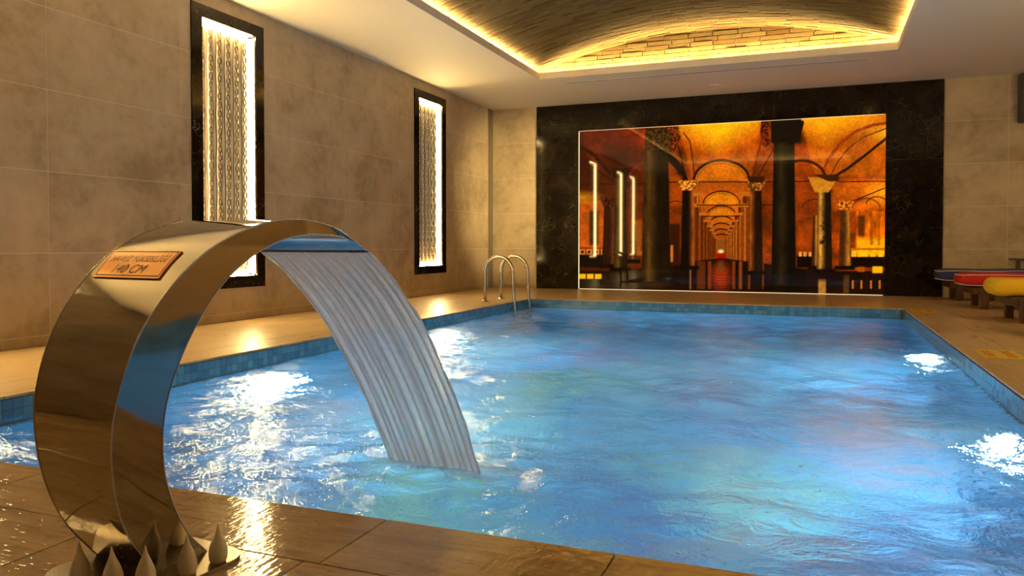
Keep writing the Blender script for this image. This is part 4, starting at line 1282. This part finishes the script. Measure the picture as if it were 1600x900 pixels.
# ---------------------------------------------------------------- sun loungers
def fabric(name, col):
    t = NT(name)
    n1 = t.noise(t.pos(), 7, 3); n2 = t.noise(t.pos(), 220, 2)
    c = t.mix(n1, tuple(q * 0.85 for q in col), col)
    t.principled(c, 0.7, normal=t.bump(n2, 0.2, 0.002), spec=0.25)
    return t.m
def lounger(y, colour, lb, x0=6.80, puff=0.0, pipe=True, tilt=0.0):
    root = empty('sun_lounger', (x0, y, 0))
    tag(root, lb, 'sun lounger', 'sun loungers along the right side')
    L, Wd = 1.95, 0.66
    for sx in (0.20, 1.70):
        for sy in (-1, 1):
            box_obj('leg', sx, sx + 0.075, sy * 0.31 - 0.035, sy * 0.31 + 0.035, 0.0, 0.235, M['dark_wood'], root, bevel=0.006)
    for sy in (-1, 1):
        box_obj('side_rail', 0.12, L - 0.05, sy * 0.31 - 0.018, sy * 0.31 + 0.018, 0.165, 0.245, M['dark_wood'], root, bevel=0.004)
    for sx in (0.12, L - 0.09):
        box_obj('end_rail', sx, sx + 0.035, -0.30, 0.30, 0.165, 0.24, M['dark_wood'], root, bevel=0.004)
    for k in range(9):
        box_obj('slat', 0.20 + k * 0.19, 0.20 + k * 0.19 + 0.12, -0.30, 0.30, 0.228, 0.246, M['dark_wood'], root)
    for sy in (-1, 1):
        arm = box_obj('armrest', 0.92, 1.60, sy * 0.355 - 0.03, sy * 0.355 + 0.03, 0.528, 0.556, M['dark_wood'], root, bevel=0.006)
        for sx in (1.0, 1.48):
            box_obj('armrest_post', sx, sx + 0.05, sy * 0.345 - 0.016, sy * 0.345 + 0.016, 0.17, 0.53, M['dark_wood'], root)
    # cushion: rounded superellipse slab
    mb = MB(); na = 20
    XS = [0, 0.0015, 0.004, 0.009, 0.017, 0.028, 0.045, 0.07, 0.11] + [0.15 + 0.05 * q for q in range(15)] + [0.89, 0.93, 0.955, 0.972, 0.983, 0.991, 0.996, 0.9985, 1.0]
    nl = len(XS) - 1
    rings = []
    for i in range(nl + 1):
        xx = L * XS[i]; t = XS[i]
        e = min(xx, L - xx)
        k = max(0.0, 1 - (1 - min(1, e / 0.085)) ** 2.6) ** (1 / 2.6)
        hw = (Wd / 2 - 0.005) * (0.80 + 0.20 * max(0.0, 1 - (1 - min(1, e / 0.22)) ** 2) ** 0.5); hh = (0.082 + puff * 0.008) * max(0.35, k) * (1 + 0.05 * math.sin(t * 17 + y))
        ring = []
        for a in range(na):
            an = 2 * PI * a / na; ca_, sa_ = math.cos(an), math.sin(an)
            px = hw * math.copysign(abs(ca_) ** 0.45, ca_); pz = hh * math.copysign(abs(sa_) ** 0.55, sa_)
            ring.append((xx, px, 0.330 + pz + 0.012 * math.sin(t * 5 + y) * t))
        rings.append(ring)
    v_ = [q for r_ in rings for q in r_]; f_ = []
    for i in range(nl):
        for a in range(na):
            a2 = (a + 1) % na
            f_.append((i * na + a, i * na + a2, (i + 1) * na + a2, (i + 1) * na + a))
    f_.append(tuple(range(na - 1, -1, -1))); f_.append(tuple(nl * na + a for a in range(na)))
    cu = mesh_obj('cushion', v_, f_, M[colour], root, True)
    if pipe:
        for zi in (2, -2):
            left = [rings[i][(na // 2 - zi) % na] for i in range(nl - 3, 3, -1)]
            right = [rings[i][zi % na] for i in range(4, nl - 2)]
            end = [tuple(lerp(left[-1][c], right[0][c], k / 6) - (0.036 * min(1.0, 1.6 * math.sin(PI * k / 6)) if c == 0 else 0) for c in range(3)) for k in range(1, 6)]
            MB().tube(left + end + right, 0.006, 6).build('piping', M['piping'], cu, True)
    return root
M['blue'] = fabric('navy cushion cloth', (0.035, 0.045, 0.16))
M['red'] = fabric('red cushion cloth', (0.55, 0.020, 0.012))
M['yellow'] = fabric('yellow cushion cloth', (0.85, 0.52, 0.02))
M['turq'] = fabric('turquoise cushion cloth', (0.09, 0.42, 0.52))
lounger(-0.46, 'blue', 'wooden sun lounger with a navy cushion, nearest the marble surround', 6.78)
lounger(-1.86, 'red', 'wooden sun lounger with a red cushion between navy and yellow ones', 6.82)
lounger(-3.62, 'yellow', 'wooden sun lounger with a plump yellow cushion', 6.83, 1.0, False)
lounger(-5.02, 'turq', 'wooden sun lounger with a turquoise cushion cut off at the right edge', 6.935)

# dark box high on the end wall
bx = tag(empty('wall_speaker', (8.045, 0, 2.72)), 'dark grey box mounted high on the end wall at the right', 'speaker')
box_obj('cabinet', -0.26, 0.26, -0.22, -0.03, -0.33, 0.33, M['grey_box'], bx, bevel=0.03, seg=3)
box_obj('grille', -0.22, 0.22, -0.228, -0.220, -0.29, 0.29, M['black'], bx)
box_obj('bracket', -0.05, 0.05, -0.04, 0.0, -0.08, 0.08, M['grey_box'], bx)

# ---------------------------------------------------------------- yellow floor signs
def floor_sign(cx, cy, lb):
    s = tag(empty('floor_sign', (cx, cy, 0)), lb, 'floor sign', 'yellow warning stickers on the deck')
    box_obj('sticker', -0.125, 0.125, -0.225, 0.225, 0.0003, 0.0018, M['yellow_sign'], s)
    rs = random.Random(4)
    for bxx in (-0.062, 0.058):
        mb = MB(); yy = -0.15
        while yy < 0.15:
            ln = rs.uniform(0.022, 0.045); wd = rs.uniform(0.02, 0.03)
            mb.box(bxx - wd, bxx + wd, yy, yy + ln * 0.35, 0.0018, 0.0022); mb.box(bxx - wd, bxx - wd * 0.4, yy, yy + ln, 0.0018, 0.0022); mb.box(bxx + wd * 0.3, bxx + wd, yy + ln * 0.3, yy + ln, 0.0018, 0.0022)
            yy += ln + 0.012
        mb.build('print', M['red_ink'], s)
floor_sign(6.40, -6.39, 'yellow sticker with red print on the deck, the nearer one')
floor_sign(6.37, -2.71, 'yellow sticker with red print on the deck by the far pool corner')

# ---------------------------------------------------------------- lamps out of the picture: linear lamp, and downlights and a spot added for brightness
def fill_downlight(x, y):
    r = tag(empty('fill_downlight', (x, y, H)), 'added round ceiling fill lamp outside the picture', 'ceiling light', 'ceiling lights added for brightness')
    MB().lathe([(0.055, 0.0), (0.055, -0.006), (0.040, -0.008), (0.040, 0.0)], (0, 0, 0), 20).build('ring', M['white_plastic'], r, True)
    MB().lathe([(0.038, -0.001), (0.038, -0.004), (0.01, -0.005)], (0, 0, 0), 20).build('lens', M['down'], r, True)
    ld = bpy.data.lights.new('fill_downlight_light', 'SPOT'); ld.energy = FILL_DOWN_W; ld.color = (1.0, 0.66, 0.32); ld.spot_size = 2.3; ld.spot_blend = 0.8; ld.shadow_soft_size = 0.05
    lo_ = bpy.data.objects.new('lamp_light', ld); COL.objects.link(lo_); lo_.parent = r; lo_.location = (0, 0, -0.03)
for (x, y) in ((8.75, -0.45), (8.3, -4.0), (8.3, -7.0), (8.3, -10.0)):
    fill_downlight(x, y)
# unseen fill lamp on the right, added to brighten the far left corner
sp = tag(empty('fill_spotlight', (8.4, -6.0, H)), 'added ceiling fill lamp outside the picture', 'fill_spotlight')
MB().lathe([(0.05, 0.0), (0.05, -0.012), (0.012, -0.014)], (0, 0, 0), 20).build('mount', M['white_plastic'], sp, True)
MB().tube([(0, 0, -0.01), (0, 0, -0.06)], 0.010, 10).build('stem', M['white_plastic'], sp, True)
aim = (Vector((0.25, 0.0, 1.55)) - Vector((8.4, -6.0, H - 0.10))).normalized()
c0_ = Vector((0, 0, -0.09))
MB().tube([c0_ - aim * 0.06, c0_ + aim * 0.06], 0.035, 18).build('head', M['black'], sp, True)
MB().tube([c0_ + aim * 0.060, c0_ + aim * 0.063], 0.028, 18).build('lens', M['down'], sp, True)
ld = bpy.data.lights.new('fill_spotlight_light', 'SPOT'); ld.energy = FILL_SPOT_W; ld.color = (1.0, 0.74, 0.30); ld.spot_size = math.radians(19.0); ld.spot_blend = 1.0; ld.shadow_soft_size = 0.03
lo_ = bpy.data.objects.new('lamp_light', ld); COL.objects.link(lo_); lo_.parent = sp; lo_.location = c0_ + aim * 0.07; lo_.rotation_euler = aim.to_track_quat('-Z', 'Y').to_euler()
lin = tag(empty('linear_lamp', (7.4, -15.9, H)), 'long linear ceiling lamp behind the camera', 'ceiling light')
box_obj('housing', -0.75, 0.75, -0.04, 0.04, -0.05, 0.0, M['white_plastic'], lin)
box_obj('diffuser', -0.73, 0.73, -0.03, 0.03, -0.056, -0.05, M['linear'], lin)
